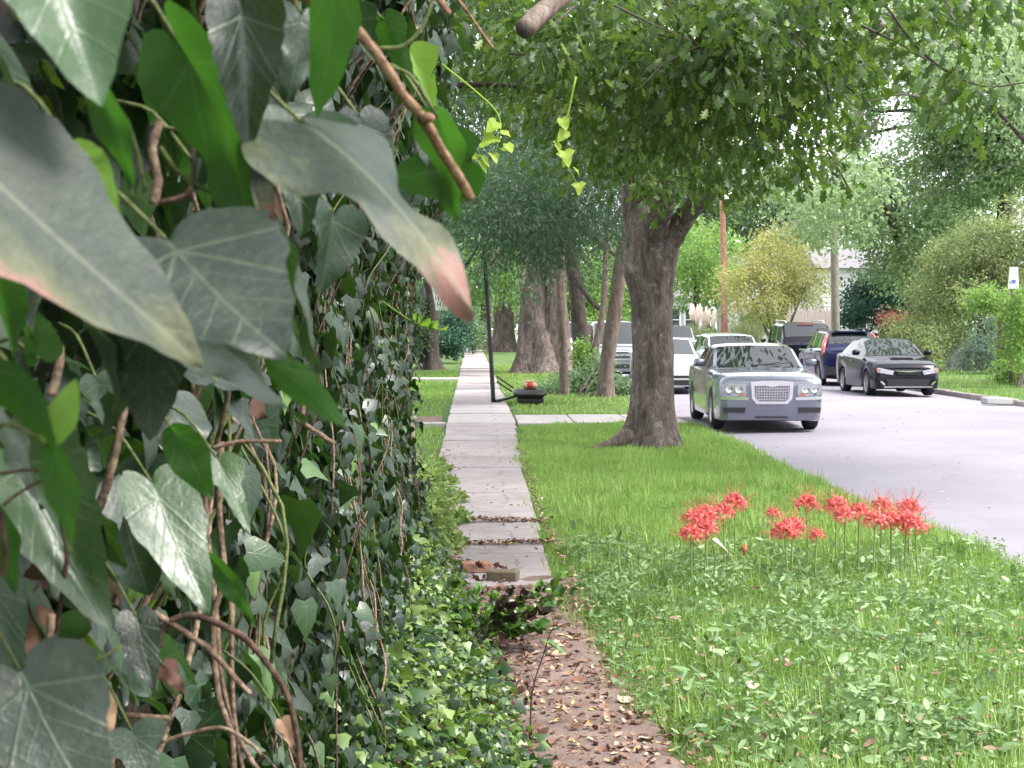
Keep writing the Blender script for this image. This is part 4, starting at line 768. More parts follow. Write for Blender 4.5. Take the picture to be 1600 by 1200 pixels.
# the wood that closes the view
n = 130; bl = []
for k in range(n):
    x = -75 + 150 * (k + random.random()) / n; y = random.uniform(118, 165); h = random.uniform(5, 9)
    bl.append((x, y, h * 0.8, 4.5, 4.5, h * 0.85))
P, tp, nr, s, tn = cloud(bl, 80000, 0.6, 0.9, per=60)
tag(scatter('distant_woodland', T_KITE, F_KITE, P, frames(tp, nr), s, M_FARLEAF, tn, True), 'hazy green wood closing off the end of the street', kind='stuff')
bl = [(-9, 30, 6, 5, 6, 5), (-7, 20, 5.5, 4, 6, 4), (-8, 42, 6, 5, 7, 5.5), (-9, 60, 6, 6, 8, 5.5), (-8, 80, 6, 6, 8, 6), (-5, 100, 5, 5, 8, 5), (-12, 50, 3, 5, 20, 3), (-3.8, 1.5, 6.6, 3.6, 4.5, 2.2), (-4, 8.5, 6.8, 3.6, 5, 2.4), (-2.5, -6, 6.2, 4, 4, 2.4)]  # last three crowns are unseen, added overhead to shade the ivy
P, tp, nr, s, tn = cloud(bl, 36000, 0.26, 0.6, per=60)
tag(scatter('garden_thicket_foliage', T_KITE, F_KITE, P, frames(tp, nr), s, M_DKLEAF, tn, True), 'dark green thicket of garden trees behind the ivy wall, with unseen crowns added to shade the ivy', kind='stuff')

# the same street goes on behind the camera and to the right of the frame
bl = [(x, y, 5.5 + random.uniform(-1, 2), 4, 4, 5) for x, y in ((18, 28), (20, 18), (17, 8), (19, -3), (17, -14), (12, -24), (5, -27), (-3, -25), (-9, -16), (-9, -6), (-8, 6), (23, 36), (9, -34), (14, -32))]
P, tp, nr, s, tn = cloud(bl, 24000, 0.42, 0.7, per=50)
tag(scatter('street_thicket_foliage', T_KITE, F_KITE, P, frames(tp, nr), s, M_MIDLEAF, tn, True), 'garden trees lining the rest of the street', kind='stuff')

tree('overhanging_street_tree', 'tree reaching in over the far side of the street at upper right', (17.6, 46, 0), [(0, 0, 2), (-.3, 0, 4), (-.8, 0, 6.5)], [.3, .24, .16, .1], M_BARKD,
     [(11.5, 46, 10, 3, 3.5, 1.5), (14.5, 45, 9.5, 2.6, 3, 1.8), (17, 46, 9, 2.6, 3, 2)], 5000, 0.19, M_PALEL, None, 0.2, cl=.4)

tree('sunlit_bend_tree', 'pale sunlit tree at the bend of the street between the slim trunks', G(925, 549), [(0, 0, 2), (0, 0, 4), (0, 0, 6)], [.3, .26, .22, .18], M_BARKD,
     [pxblob(925, 450, 106, 150, 130, 5), pxblob(870, 470, 108, 110, 110, 5), pxblob(975, 440, 108, 120, 140, 5), pxblob(930, 505, 104, 120, 40, 3)], 12000, 0.24, M_LIME, None, 0.15, cl=.6)
# ================================================================== vehicles
def paint(name, c, metal=0.5, rough=0.28):
    m, t, o = nmat(name); f = tnoise(t, 3, 4, coords(t)); b = mix(t, math_(t, 'MULTIPLY', f, 0.25), c, tuple(x * 0.75 for x in c))
    pbsdf(t, o, base=b, rough=rough if max(c) > .1 else .12, metal=metal, spec=(.5 if max(c) > .1 else .22), coat=(1.0 if max(c) > .1 else 0.0), crough=0.06); return m
def m_glass():
    m, t, o = nmat('car_glass'); pbsdf(t, o, base=(0.012, 0.016, 0.018), rough=0.02, ior=1.6, spec=0.5); return m
M_GLASS = m_glass(); M_TYRE = plain('tyre_rubber', (0.018, 0.018, 0.02), 0.85); M_RIM = plain('alloy_rim', (0.5, 0.5, 0.53), 0.3, 0.9)
M_BLACK = plain('black_plastic', (0.015, 0.015, 0.017), 0.5); M_CHROME = plain('chrome', (0.75, 0.75, 0.78), 0.12, 1.0, var=0.03); M_LAMP = plain('lamp_lens', (0.3, 0.3, 0.33), 0.08, 0.3, 0.6, 0.6, 0.4, 18)
M_RED = plain('tail_lamp_red', (0.55, 0.015, 0.02), 0.15, 0, 0.6, 1.0); M_AMBER = plain('amber_lens', (0.35, 0.1, 0.03), 0.15, 0, .6, 1.0); M_MESHG = plain('grille_mesh', (0.2, 0.2, 0.25), 0.4, 0.6, var=.5, scale=90); M_PLATE = plain('plate_white', (0.7, 0.7, 0.72), 0.5)
M_UNDER = plain('underbody', (0.01, 0.01, 0.01), 0.9)
def prism(pts, y0, th, m, name, parent, mirror=False, slope=0.0, bend=0.0):
    """outline in (x,z), extruded along y; slope: y shift per z; bend: y shift per x^2"""
    out = []
    for sgn in ((1, -1) if mirror else (1,)):
        P = [(x * sgn, z) for x, z in pts]; n = len(P); f = lambda x, z: y0 + slope * z + bend * x * x
        V = [(x, f(x, z), z) for x, z in P] + [(x, f(x, z) + th, z) for x, z in P]
        F = [tuple(range(n)), tuple(range(2 * n - 1, n - 1, -1))] + [(i, i + n, (i + 1) % n + n, (i + 1) % n) for i in range(n)]
        out.append(link(name, mesh(name, V, F, m, False), parent))
    return out
def wheel(parent, x, y, r, wd, steer=0.0, spokes=7):
    g = [(r * .62, -wd / 2 + .012), (r * .9, -wd / 2), (r * .985, -wd / 2 + .03), (r, -wd / 4), (r, wd / 4), (r * .985, wd / 2 - .03), (r * .9, wd / 2), (r * .62, wd / 2 - .012)]
    seg = 36; V = [(q[1], q[0] * math.cos(2 * math.pi * k / seg), q[0] * math.sin(2 * math.pi * k / seg)) for k in range(seg) for q in g]
    F = [(k * 8 + i, k * 8 + i + 1, ((k + 1) % seg) * 8 + i + 1, ((k + 1) % seg) * 8 + i) for k in range(seg) for i in range(7)]
    s = 1 if x > 0 else -1
    e = empty('wheel', (x, y, r)); e.parent = parent; e.rotation_euler = (0, 0, steer)
    link('tyre', mesh('tyre', V, F, M_TYRE, True, 40), e)
    V, F = [], []
    def ring(r0, r1, xx, x2):
        b = len(V)
        for k in range(seg):
            c, q = math.cos(2 * math.pi * k / seg), math.sin(2 * math.pi * k / seg); V.extend([(xx, r0 * c, r0 * q), (x2, r1 * c, r1 * q)])
        F.extend([(b + 2 * k, b + 2 * k + 1, b + 2 * ((k + 1) % seg) + 1, b + 2 * ((k + 1) % seg)) for k in range(seg)])
    xo = s * (wd / 2 - .012)
    ring(r * .66, r * .57, xo + s * .004, xo - s * .02); ring(r * .57, r * .56, xo - s * .02, -xo * .5)
    for k in range(spokes):
        a = 2 * math.pi * k / spokes; c, q = math.cos(a), math.sin(a); b = len(V)
        for rr, hw in ((r * .08, .028), (r * .58, .02)):
            for t_ in (-1, 1): V.append((xo - s * .025, rr * c - t_ * hw * q, rr * q + t_ * hw * c))
        for rr, hw in ((r * .08, .03), (r * .58, .024)):
            for t_ in (-1, 1): V.append((xo - s * .06, rr * c - t_ * hw * q, rr * q + t_ * hw * c))
        F += [(b, b + 1, b + 3, b + 2), (b, b + 2, b + 6, b + 4), (b + 1, b + 5, b + 7, b + 3)]
    ring(0.001, r * .17, xo - s * .01, xo - s * .02)
    link('rim', mesh('rim', V, F, M_RIM, False), e)
    b = len(V); seg_ = 24; V = [(-xo * .3, 0, 0)] + [(-xo * .3, r * .62 * math.cos(2 * math.pi * k / seg_), r * .62 * math.sin(2 * math.pi * k / seg_)) for k in range(seg_)]
    link('brake_disc', mesh('brake_disc', V, [(0, k + 1, (k + 1) % seg_ + 1) for k in range(seg_)], M_BLACK), e)
def car_body(root, S, m):
    L, W, H = S['L'], S['W'], S['H']; cy_, rf, rr_, bl = S['cowl'], S['rf'], S['rr'], S['bl']; hw = W / 2
    deckk = S['deck']; r = S['wr']; wy = S['wy']
    ys = sorted(set([round(v, 3) for v in list(np.linspace(0, .5, 9)) + list(np.linspace(L - .5, L, 9)) + list(np.linspace(0, L, 30)) + [cy_, rf, rr_, bl] + S['pillars'] + [p + .06 for p in S['pillars']] + [y + r * 1.14 * math.cos(a) for y in wy for a in np.linspace(0, math.pi, 17)]]))
    ys = [y for i, y in enumerate(ys) if i == 0 or y - ys[i - 1] > 0.006]
    dk = lambda y: np.interp(y, [q[0] for q in deckk], [q[1] for q in deckk])
    rf_k = [(cy_, dk(cy_)), (rf, H - .045), ((rf * 2 + rr_) / 3, H), (rr_, H - S.get('rdrop', .05)), (bl, dk(bl))]
    rk = lambda y: np.interp(y, [q[0] for q in rf_k], [q[1] for q in rf_k]) if cy_ <= y <= bl else dk(y)
    ek = S.get('ends', [(0, .80), (.05, .87), (.14, .93), (.3, .965), (.7, 1), (L - .6, 1), (L - .25, .97), (L - .08, .92), (L, .84)])
    wf = lambda y: hw * np.interp(y, [q[0] for q in ek], [q[1] for q in ek])
    fsh = S.get('fsh', [.09, .03, 0, 0, .015, .06, .07, .08, .08, .08, .08]); rsh = S.get('rsh', [.06, .02, 0, 0, .01, .03, .04, .05, .05, .05, .05])
    rows = []
    for y in ys:
        zb = np.interp(y, [0, .12, .4, L - .4, L - .1, L], [S.get('fb', .2), .19, .2, .2, .24, S.get('rb', .3)])
        for w_ in wy:
            d = abs(y - w_)
            if d < r * 1.14: zb = max(zb, r + math.sqrt((r * 1.14) ** 2 - d * d))
        w_ = wf(y); d = dk(y); z = rk(y); g = np.clip((z - d) / (H - .02 - d), 0, 1); cr = .045 * (1 - g)
        belt = d - cr * .3
        zb = min(zb, belt - .1)
        P = [(.90 * w_, zb), (.965 * w_, zb + .015), (.99 * w_, zb + (belt - zb) * .34), (1.0 * w_, zb + (belt - zb) * .64), (.985 * w_, belt - .05), (.935 * w_, belt),
             (.915 * w_, belt + .012 + .015 * g), ((.86 - (.86 - S['tum']) * g) * w_, d + cr * .3 + (z - d) * .86), ((.8 - (.8 - S['tum'] + .07) * g) * w_, d + cr * .55 + (z - d) * .97), (.42 * w_, z + cr * .85 + .012 * g), (0, z + cr + .018 * g)]
        row = []
        for j, (x, zz) in enumerate(P):
            yy_ = y
            if y < .5: yy_ += fsh[j] * (1 - y / .5) ** 1.5
            if y > L - .5: yy_ -= rsh[j] * (1 - (L - y) / .5) ** 1.5
            row.append((x, yy_, zz))
        rows.append([(x, a, b) for x, a, b in row] + [(-x, a, b) for x, a, b in row[-2::-1]])
    nr = 21; V = [p for row in rows for p in row]; grp = {}
    def cls(i, j):
        y0, y1 = ys[i], ys[i + 1]; ym = (y0 + y1) / 2; jj = j if j < 10 else 19 - j; side = 'r' if j < 10 else 'l'
        if jj in (8, 9):
            if cy_ + .03 < ym < rf - .02: return ('windshield',)
            if rr_ + .02 < ym < bl - S.get('blm', .03): return ('rear_window',)
        if jj == 6 and cy_ + .3 * (rf - cy_) < ym < bl - .35 * (bl - rr_) - S.get('cp', 0.0):
            for k, p in enumerate(S['pillars']):
                if p <= ym <= p + .06: return ('body',)
            return ('side_window', side, sum(ym > p for p in S['pillars']))
        return ('body',)
    for i in range(len(ys) - 1):
        for j in range(nr - 1):
            a = i * nr + j; grp.setdefault(cls(i, j), []).append((a, a + nr, a + nr + 1, a + 1))
    for i, fl in ((0, 1), (len(ys) - 1, 0)):                               # front and rear faces
        for j in range(10):
            q = (i * nr + j, i * nr + j + 1, i * nr + 19 - j, i * nr + 20 - j); grp[('body',)].append(q if not fl else q[::-1])
    for key, fs in grp.items():
        used = sorted({v for f in fs for v in f}); mp = {v: k for k, v in enumerate(used)}
        link(key[0], mesh(key[0], [V[v] for v in used], [tuple(mp[v] for v in f) for f in fs], m if key[0] == 'body' else M_GLASS, True, 32), root)
    u = boxm(0, L / 2, .42, W * .8, L * .93, .4, .03); link('underbody', mesh('underbody', *u, M_UNDER, False), root)
    for y in wy:
        for s in (-1, 1): wheel(root, s * (hw - S.get('wd', .22) / 2 - .015), y, r, S.get('wd', .22), S.get('steer', 0) if y == wy[0] else 0)
    for s in (-1, 1):                                                        # door mirrors
        V_, F_ = boxm(0, 0, 0, .2, .1, .14, .035); mo = link('mirror', mesh('mirror', V_, F_, S.get('mm', m), True, 50), root, (s * (hw + .07), cy_ + .42, dk(cy_) + .12)); mo.rotation_euler = (0, 0, s * -.15)
    V_, F_ = boxm(0, 0, 0, 1, 1, 1)
    for s in (-1, 1):                                                        # door handles, sill line
        for p in S.get('handles', [cy_ + 1.15, cy_ + 2.0]):
            link('door_handle', mesh('door_handle', *boxm(s * (hw * .992 + .008), p, dk(cy_) - .11, .03, .17, .03, .008), S.get('hm', m), False), root)
    wp = boxm(.15, cy_ + .06, dk(cy_) + .05, .9, .03, .02)
    return dk, rk, wf
def vehicle(name, label, px, depth, yaw, S, m, rear=False, cat='car', x=None):
    """px: image column of the middle of the end we see, depth: its distance"""
    p = at(px, 600, depth); root = empty(name, (p[0] if x is None else x, p[1], -0.07)); tag(root, label, cat)
    car_body(root, S, m); root.rotation_euler = (0, 0, R(yaw) + (math.pi if rear else 0))
    if rear:                                                                 # keep the rear face at the given spot
        q = Matrix.Rotation(root.rotation_euler.z, 3, 'Z') @ Vector((0, S['L'], 0)); root.location = Vector(root.location) - q
    return root
SEDAN = dict(L=4.99, W=1.88, H=1.48, cowl=1.55, rf=2.2, rr=3.5, bl=4.25, deck=[(0, .86), (.1, .92), (.5, .97), (1.55, 1.03), (4.25, 1.07), (4.8, 1.06), (4.99, .98)], wy=[.98, 4.02], wr=.35, tum=.76, pillars=[2.75], fb=.2)
# silver-blue sedan facing us
S = dict(SEDAN); M_SIL = paint('silver_blue_paint', (0.2, 0.21, 0.275), 0.6, 0.25)
c1 = vehicle('silver_sedan', 'silver blue sedan with big chrome framed grille facing the camera beside the oak', 1206, 27.0, -1.8, S, M_SIL)
y0 = -0.012
prism([(-.36, .86), (-.16, .885), (.16, .885), (.36, .86), (.34, .58), (.26, .49), (-.26, .49), (-.34, .58)], y0 - .03, .06, M_CHROME, 'grille_surround', c1)
gm = prism([(-.30, .80), (-.1, .80), (0, .775), (.1, .80), (.30, .80), (.285, .6), (.22, .535), (-.22, .535), (-.285, .6)], y0 - .045, .03, M_MESHG, 'grille', c1)[0]
for k in range(13): link('grille_bar', mesh('grille_bar', *boxm(-.27 + k * .045, y0 - .05, .665, .008, .012, .24), M_CHROME, False), gm)
for k in range(5): link('grille_bar', mesh('grille_bar', *boxm(0, y0 - .05, .57 + k * .045, .54, .012, .007), M_CHROME, False), gm)
prism([(-.13, .872), (-.03, .86), (0, .842), (.03, .86), (.13, .872), (.03, .885), (-.03, .885)], y0 - .052, .03, M_CHROME, 'winged_emblem', c1)
hls = prism([(.44, .82), (.80, .84), (.845, .8), (.84, .64), (.46, .615), (.43, .66)], y0 - .035, .09, M_LAMP, 'headlight', c1, True, .02, .07)
for o, s in zip(hls, (1, -1)):
    for x_, z_, rr2 in ((.56, .74, .062), (.72, .745, .062)):
        V = [(s * x_, y0 - .01 + .07 * x_ * x_, z_)] + [(s * x_ + rr2 * math.cos(a), y0 - .028 + .07 * x_ * x_, z_ + rr2 * math.sin(a)) for a in np.linspace(0, 6.283, 20, endpoint=False)]
        link('lamp_reflector', mesh('lamp_reflector', V, [(0, k + 1, (k + 1) % 20 + 1) for k in range(20)], M_CHROME), o)
    prism([(s * .46, .665), (s * .55, .66), (s * .57, .63), (s * .47, .625)], y0 - .045, .03, M_AMBER, 'turn_signal', o, False, .02, .07)
prism([(.40, .605), (.84, .62), (.85, .565), (.40, .555)], y0 - .035, .08, M_CHROME, 'bumper_strip', c1, True, 0, .07)
prism([(.44, .43), (.83, .43), (.82, .345), (.46, .34)], y0 - .03, .08, M_BLACK, 'fog_opening', c1, True, 0, .05)
prism([(-.28, .275), (.28, .275), (.27, .25), (-.27, .25)], y0 + .0, .06, M_BLACK, 'lower_intake', c1)
for s in (-1, 1): link('wiper', mesh('wiper', *tube([(s * .1, 1.5, 1.1), (s * .1 + .5, 1.62, 1.16)], .01, 5), M_BLACK), c1)
# white car behind it
S = dict(SEDAN, L=4.6, W=1.78, H=1.47, cowl=1.2, rf=2.05, rr=3.3, bl=4.1, deck=[(0, .72), (.12, .8), (.5, .88), (1.2, .97), (4.1, 1.04), (4.5, 1.03), (4.6, .95)], wy=[.9, 3.6], wr=.32, pillars=[2.6])
M_WHT = paint('white_paint', (0.8, 0.8, 0.8), 0.0, .3)
c = vehicle('white_sedan', 'white sedan parked behind the big oak trunk', 1050, 42, -2.5, S, M_WHT)
prism([(.42, .72), (.8, .76), (.82, .66), (.45, .62)], -.05, .1, M_LAMP, 'headlight', c, True, .05, .1)
prism([(-.5, .5), (.5, .5), (.46, .43), (-.46, .43)], -.015, .05, M_BLACK, 'grille', c); prism([(-.6, .38), (.6, .38), (.56, .24), (-.56, .24)], -.01, .05, M_BLACK, 'lower_intake', c)
# pickup-like silver suv with roof lamps behind the leaning trunk
SUV = dict(L=4.7, W=1.9, H=1.86, cowl=1.25, rf=1.85, rr=4.1, bl=4.55, deck=[(0, .98), (.1, 1.04), (.4, 1.08), (1.25, 1.12), (4.55, 1.12), (4.7, 1.05)], wy=[.85, 3.7], wr=.37, tum=.82, pillars=[2.45, 3.4], blm=.12, fb=.3, rb=.35, rsh=[.03, 0, 0, 0, 0, .0, .0, .0, .0, .0, .0])
M_SV = paint('grey_silver_paint', (0.27, 0.275, 0.3), .4, .3)
c = vehicle('silver_suv', 'tall silver vehicle seen between the leaning trunk and the oak', 973, 52, 2, dict(SUV, H=1.95), M_SV)
for k in range(4): prism([(-.5, .95 - k * .075), (.5, .95 - k * .075), (.48, .91 - k * .075), (-.48, .91 - k * .075)], -.02, .05, M_BLACK if k % 2 == 0 else M_CHROME, 'grille_bar', c)
prism([(.55, .95), (.8, .95), (.8, .78), (.55, .78)], 0, .05, M_LAMP, 'headlight', c, True, 0, .06); prism([(-.75, .55), (.75, .55), (.7, .42), (-.7, .42)], -.03, .06, M_BLACK, 'bumper_opening', c)
c = vehicle('white_van', 'white vehicle far off between the slim trunks', 917, 78, 2, dict(SUV, H=2.0), M_WHT); prism([(-.5, .95), (.5, .95), (.48, .7), (-.48, .7)], -.02, .05, M_BLACK, 'grille', c); prism([(.55, .95), (.8, .95), (.8, .78), (.55, .78)], 0, .05, M_LAMP, 'headlight', c, True, 0, .06)
c = vehicle('white_hatchback', 'white car far away beside the thick ridged trunk', 824, 125, 0, S, M_WHT)
# dark suv facing us far right lane
M_DKS = paint('dark_grey_paint', (0.12, 0.12, 0.14), .4, .3)
c = vehicle('dark_suv', 'two tone suv facing the camera right of the oak trunk in the distance', 1066, 80, 2, dict(SUV, H=1.78), M_SV)
prism([(-.45, .98), (.45, .98), (.43, .82), (-.43, .82)], -.02, .05, M_CHROME, 'grille', c); prism([(.48, .98), (.82, .98), (.82, .84), (.5, .84)], 0, .05, M_LAMP, 'headlight', c, True, 0, .06); prism([(-.86, .76), (.86, .76), (.84, .36), (-.84, .36)], -.035, .07, M_DKS, 'bumper', c, False, 0, .05)
# compact hatchback driving away
HAT = dict(L=4.2, W=1.75, H=1.58, cowl=1.0, rf=1.75, rr=3.5, bl=4.05, deck=[(0, .75), (.1, .84), (.4, .9), (1.0, 1.0), (4.05, 1.06), (4.2, .98)], wy=[.8, 3.4], wr=.31, tum=.76, pillars=[2.25, 3.1], blm=.06, rb=.3)
M_LG = paint('pale_teal_paint', (0.42, 0.5, 0.52), .4, .3)
c = vehicle('pale_hatchback', 'pale hatchback roof showing above the silver sedan', 1148, 46, 1, HAT, M_LG, True)
prism([(.6, .98), (.78, .98), (.8, .78), (.62, .78)], 4.16, .06, M_RED, 'tail_light', c, True); link('wiper', mesh('wiper', *tube([(0, 4.08, 1.12), (.3, 3.92, 1.3)], .012, 5), M_BLACK), c)
# black suv, rear view
M_BLK = paint('black_paint', (0.012, 0.012, 0.016), .2, .2)
c = vehicle('black_suv', 'black suv seen from behind with silver roof edge', 1262, 56, -1.5, dict(SUV, L=4.9, W=1.98, H=1.92, rr=4.35, bl=4.8, deck=[(0, .98), (.1, 1.04), (.4, 1.08), (1.25, 1.14), (4.8, 1.16), (4.9, 1.1)], wy=[.9, 3.85], pillars=[2.5, 3.5], mm=M_BLACK), M_BLK, True)
prism([(.72, 1.12), (.93, 1.14), (.93, .84), (.74, .84)], 4.86, .07, M_RED, 'tail_light', c, True); prism([(-.32, 1.0), (.32, 1.0), (.32, .94), (-.32, .94)], 4.89, .03, M_CHROME, 'trim_strip', c); prism([(-.22, .86), (.22, .86), (.22, .72), (-.22, .72)], 4.89, .03, M_PLATE, 'number_plate', c)
for s in (-1, 1): tube_obj('roof_rail', [(s * .66, 2.0, 1.9), (s * .68, 2.3, 1.97), (s * .68, 4.0, 1.97), (s * .66, 4.3, 1.9)], .022, M_CHROME, c, 8, 4)
prism([(-.3, 1.88), (.3, 1.88), (.28, 1.862), (-.28, 1.862)], 4.42, .03, M_RED, 'brake_light', c); prism([(-.98, .62), (.98, .62), (.96, .42), (-.96, .42)], 4.87, .06, M_BLACK, 'bumper', c)
# dark blue suv with tall tail lamps
M_NAVY = paint('navy_paint', (0.012, 0.014, 0.055), .0, .3)
CR = dict(SUV, L=4.52, W=1.82, H=1.68, cowl=1.15, rf=1.9, rr=3.75, bl=4.35, deck=[(0, .85), (.1, .93), (.4, .98), (1.15, 1.06), (4.35, 1.12), (4.52, 1.04)], wy=[.88, 3.5], wr=.35, tum=.76, pillars=[2.35, 3.25], rsh=[.06, .02, 0, 0, 0, .02, .03, .03, .03, .03, .03])
c = vehicle('navy_suv', 'navy blue suv with tall red tail lamps seen from behind', 1335, 47.5, -1.0, CR, M_NAVY, True)
for s in (-1, 1):
    P = [(s * .875, 4.28, .92), (s * .86, 4.2, 1.15), (s * .74, 3.95, 1.4), (s * .68, 3.82, 1.55)]
    o = tube_obj('tail_light', P, [.07, .075, .06, .05], M_RED, c, 10, 5); o.scale = (1, 1, 1)
    link('lamp_lens', mesh('lamp_lens', *boxm(s * .86, 4.3, 1.02, .1, .1, .1, .03), M_LAMP, True, 50), o)
prism([(-.2, .92), (.2, .92), (.2, .8), (-.2, .8)], 4.5, .03, M_PLATE, 'number_plate', c); prism([(-.88, .62), (.88, .62), (.86, .34), (-.86, .34)], 4.46, .06, M_BLACK, 'bumper', c)
prism([(-.55, 1.635), (.55, 1.635), (.53, 1.6), (-.53, 1.6)], 3.8, .12, M_NAVY, 'spoiler', c)
for s in (-1, 1): tube_obj('roof_rail', [(s * .62, 2.0, 1.66), (s * .63, 2.2, 1.71), (s * .63, 3.4, 1.71), (s * .62, 3.6, 1.66)], .018, M_BLACK, c, 8, 4)
# dark sedan with bonnet scoop, facing us
M_GRAPH = paint('graphite_paint', (0.01, 0.01, 0.016), .0, .3)
SU = dict(SEDAN, L=4.55, W=1.76, H=1.48, cowl=1.2, rf=2.0, rr=3.25, bl=4.0, deck=[(0, .7), (.1, .79), (.5, .88), (1.2, .98), (4.0, 1.05), (4.45, 1.05), (4.55, .95)], wy=[.9, 3.52], wr=.325, pillars=[2.55], tum=.72, fsh=[.05, .0, 0, .02, .05, .1, .12, .12, .12, .12, .12])
c = vehicle('graphite_sedan', 'dark sedan with bonnet scoop parked facing the camera on the far side', 1419, 40.5, 0.0, SU, M_GRAPH)
prism([(-.32, .66), (.32, .66), (.26, .56), (-.26, .56)], -.012, .06, M_BLACK, 'grille', c); prism([(-.33, .668), (.33, .668), (.33, .658), (.05, .63), (-.05, .63), (-.33, .658)], -.03, .05, M_CHROME, 'grille_trim', c)
prism([(.36, .66), (.72, .74), (.79, .72), (.77, .62), (.4, .56)], -.1, .14, M_LAMP, 'headlight', c, True, .12, .12); prism([(.7, .7), (.79, .71), (.78, .64), (.71, .63)], -.115, .05, M_AMBER, 'turn_signal', c, True, .12, .12)
prism([(-.56, .46), (.56, .46), (.5, .27), (-.5, .27)], -.015, .05, M_BLACK, 'lower_intake', c); prism([(.58, .32), (.66, .4), (.72, .4), (.62, .3)], -.04, .06, M_CHROME, 'fog_trim', c, True, 0, .06); prism([(-.62, .27), (.62, .27), (.62, .24), (-.62, .24)], -.02, .05, M_CHROME, 'lip', c)
sc_ = link('bonnet_scoop', mesh('bonnet_scoop', [(-.3, .62, .93), (.3, .62, .93), (.27, .62, .985), (-.27, .62, .985), (-.33, 1.05, .975), (.33, 1.05, .975), (.25, 1.05, .99), (-.25, 1.05, .99)], [(3, 2, 6, 7), (0, 3, 7, 4), (1, 5, 6, 2)], M_GRAPH, False), c); link('scoop_opening', mesh('scoop_opening', [(-.28, .625, .93), (.28, .625, .93), (.26, .625, .978), (-.26, .625, .978)], [(0, 1, 2, 3)], M_BLACK, False), sc_)
# ================================================================== street things
M_HOOP = plain('black_powder_coat', (0.012, 0.012, 0.013), 0.45); M_NET = plain('white_net_cord', (0.75, 0.77, 0.74), 0.8); M_ORANGE = plain('red_rim_paint', (0.55, 0.05, 0.04), 0.45); M_TAN = plain('tan_plastic', (0.5, 0.33, 0.2), 0.6); M_ACRY = plain('grey_backboard', (0.35, 0.37, 0.38), 0.3)
hp = gnd(771, 630, 0.0); hoop = tag(empty('basketball_hoop', hp), 'portable basketball hoop with leaning black pole and white net beside the sidewalk', 'basketball hoop')
hd = proj(hp)[2]; hr = lambda px, py, d=hd: at(px, py, d) - hp
tube_obj('pole', [hr(771, 629), hr(766, 540), hr(759, 430), hr(753, 330)], [0.05, 0.048, 0.045], M_HOOP, hoop, 12, 6)
bx = hr(828, 612, hd + .3); V, F = boxm(0, 0, 0, 0.8, 1.0, 0.2, 0.08); bs = link('base_tank', mesh('base_tank', [(v[0] * (1 if v[2] > 0 else .82), v[1], v[2]) for v in V], F, M_HOOP, True, 50), hoop, (bx[0], bx[1], 0.2))
box_obj('base_foot', (bx[0], bx[1], 0.07), (0.6, 0.9, 0.12), M_HOOP, hoop, .03)
for a, b_ in (((776, 588), (802, 606)), ((776, 596), (800, 612)), ((774, 626), (812, 618))): tube_obj('strut', [hr(*a), hr(*b_)], 0.018, M_HOOP, hoop, 8)
tube_obj('strut', [hr(771, 629), hr(795, 622), hr(815, 616)], .03, M_HOOP, hoop, 8)
rz = 2.66; rc = hr(690, 447); box_obj('backboard', (rc[0] + 0.45, rc[1], rc[2] + 0.36), (0.04, 1.1, 0.75), M_ACRY, hoop, .01)
tube_obj('bracket', [(rc[0] + .45, rc[1], rc[2] + .3), hr(756, 370)], .03, M_HOOP, hoop, 8)
ring = np.array([(rc[0] + .23 * math.cos(a), rc[1] + .23 * math.sin(a), rc[2]) for a in np.linspace(0, 2 * math.pi, 29)]); V, F = tube(ring, .014, 6, False); rim = link('rim', mesh('rim', V, F, M_ORANGE), hoop)
VV, FF, nv = [], [], 0
for k in range(14):
    for dirn in (1, -1):
        pts = [(rc[0] + (0.22 - .1 * q) * math.cos(2 * math.pi * k / 14 + dirn * q * .9), rc[1] + (.22 - .1 * q) * math.sin(2 * math.pi * k / 14 + dirn * q * .9), rc[2] - .55 * q) for q in np.linspace(0, 1, 7)]
        V, F = tube(pts, .0075, 5, False); VV.append(V); FF += [tuple(i + nv for i in f) for f in F]; nv += len(V)
link('net', mesh('net', np.concatenate(VV), FF, M_NET), hoop)
sb = tag(empty('tan_motor', (hp[0] + bx[0], hp[1] + bx[1], 0.30)), 'small tan and red object lying on the black hoop base', 'motor')
link('housing', mesh('housing', *boxm(0, 0, .085, .34, .36, .15, .05), M_TAN, True, 50), sb); link('lid', mesh('lid', *boxm(0, 0, .18, .22, .26, .05, .02), M_TAN, True, 50), sb)
V, F = tube([(0, -.19, .1), (0, -.16, .1)], .07, 16); link('red_cap', mesh('red_cap', V, F, M_ORANGE), sb)
# --- utility poles and wires
M_POLE1 = m_bark('red_brown_pole_wood', (0.2, 0.09, 0.06), (0.4, 0.22, 0.16), (0.32, 0.25, 0.2), .4, 1.0, .2); M_POLE2 = m_bark('grey_pole_wood', (0.14, 0.125, 0.1), (0.26, 0.235, 0.19), (0.25, 0.26, 0.2), .4, 1.0, .2); M_WIRE = plain('wire', (0.03, 0.03, 0.03), .6); M_WHITE = plain('white_enamel', (0.75, 0.75, 0.76), .4)
p1 = gnd(1131, 560); u1 = tag(empty('utility_pole', p1), 'reddish brown utility pole with a white street lamp at its top', 'utility pole'); d1 = proj(p1)[2]
tube_obj('shaft', [(0, 0, -.2), (0, 0, 4), at(1128, 300, d1) - p1], [.19, .17, .14], M_POLE1, u1, 14, 6)
e = at(1131, 312, d1) - p1; link('lamp_head', mesh('lamp_head', *boxm(e[0] + .1, e[1] - .1, e[2], .3, .4, .5, .1), M_WHITE, True, 50), u1); tube_obj('bracket', [(e[0], e[1], e[2] + .2), (e[0] + .4, e[1] - .2, e[2] + .35)], .03, M_WHITE, u1, 8)
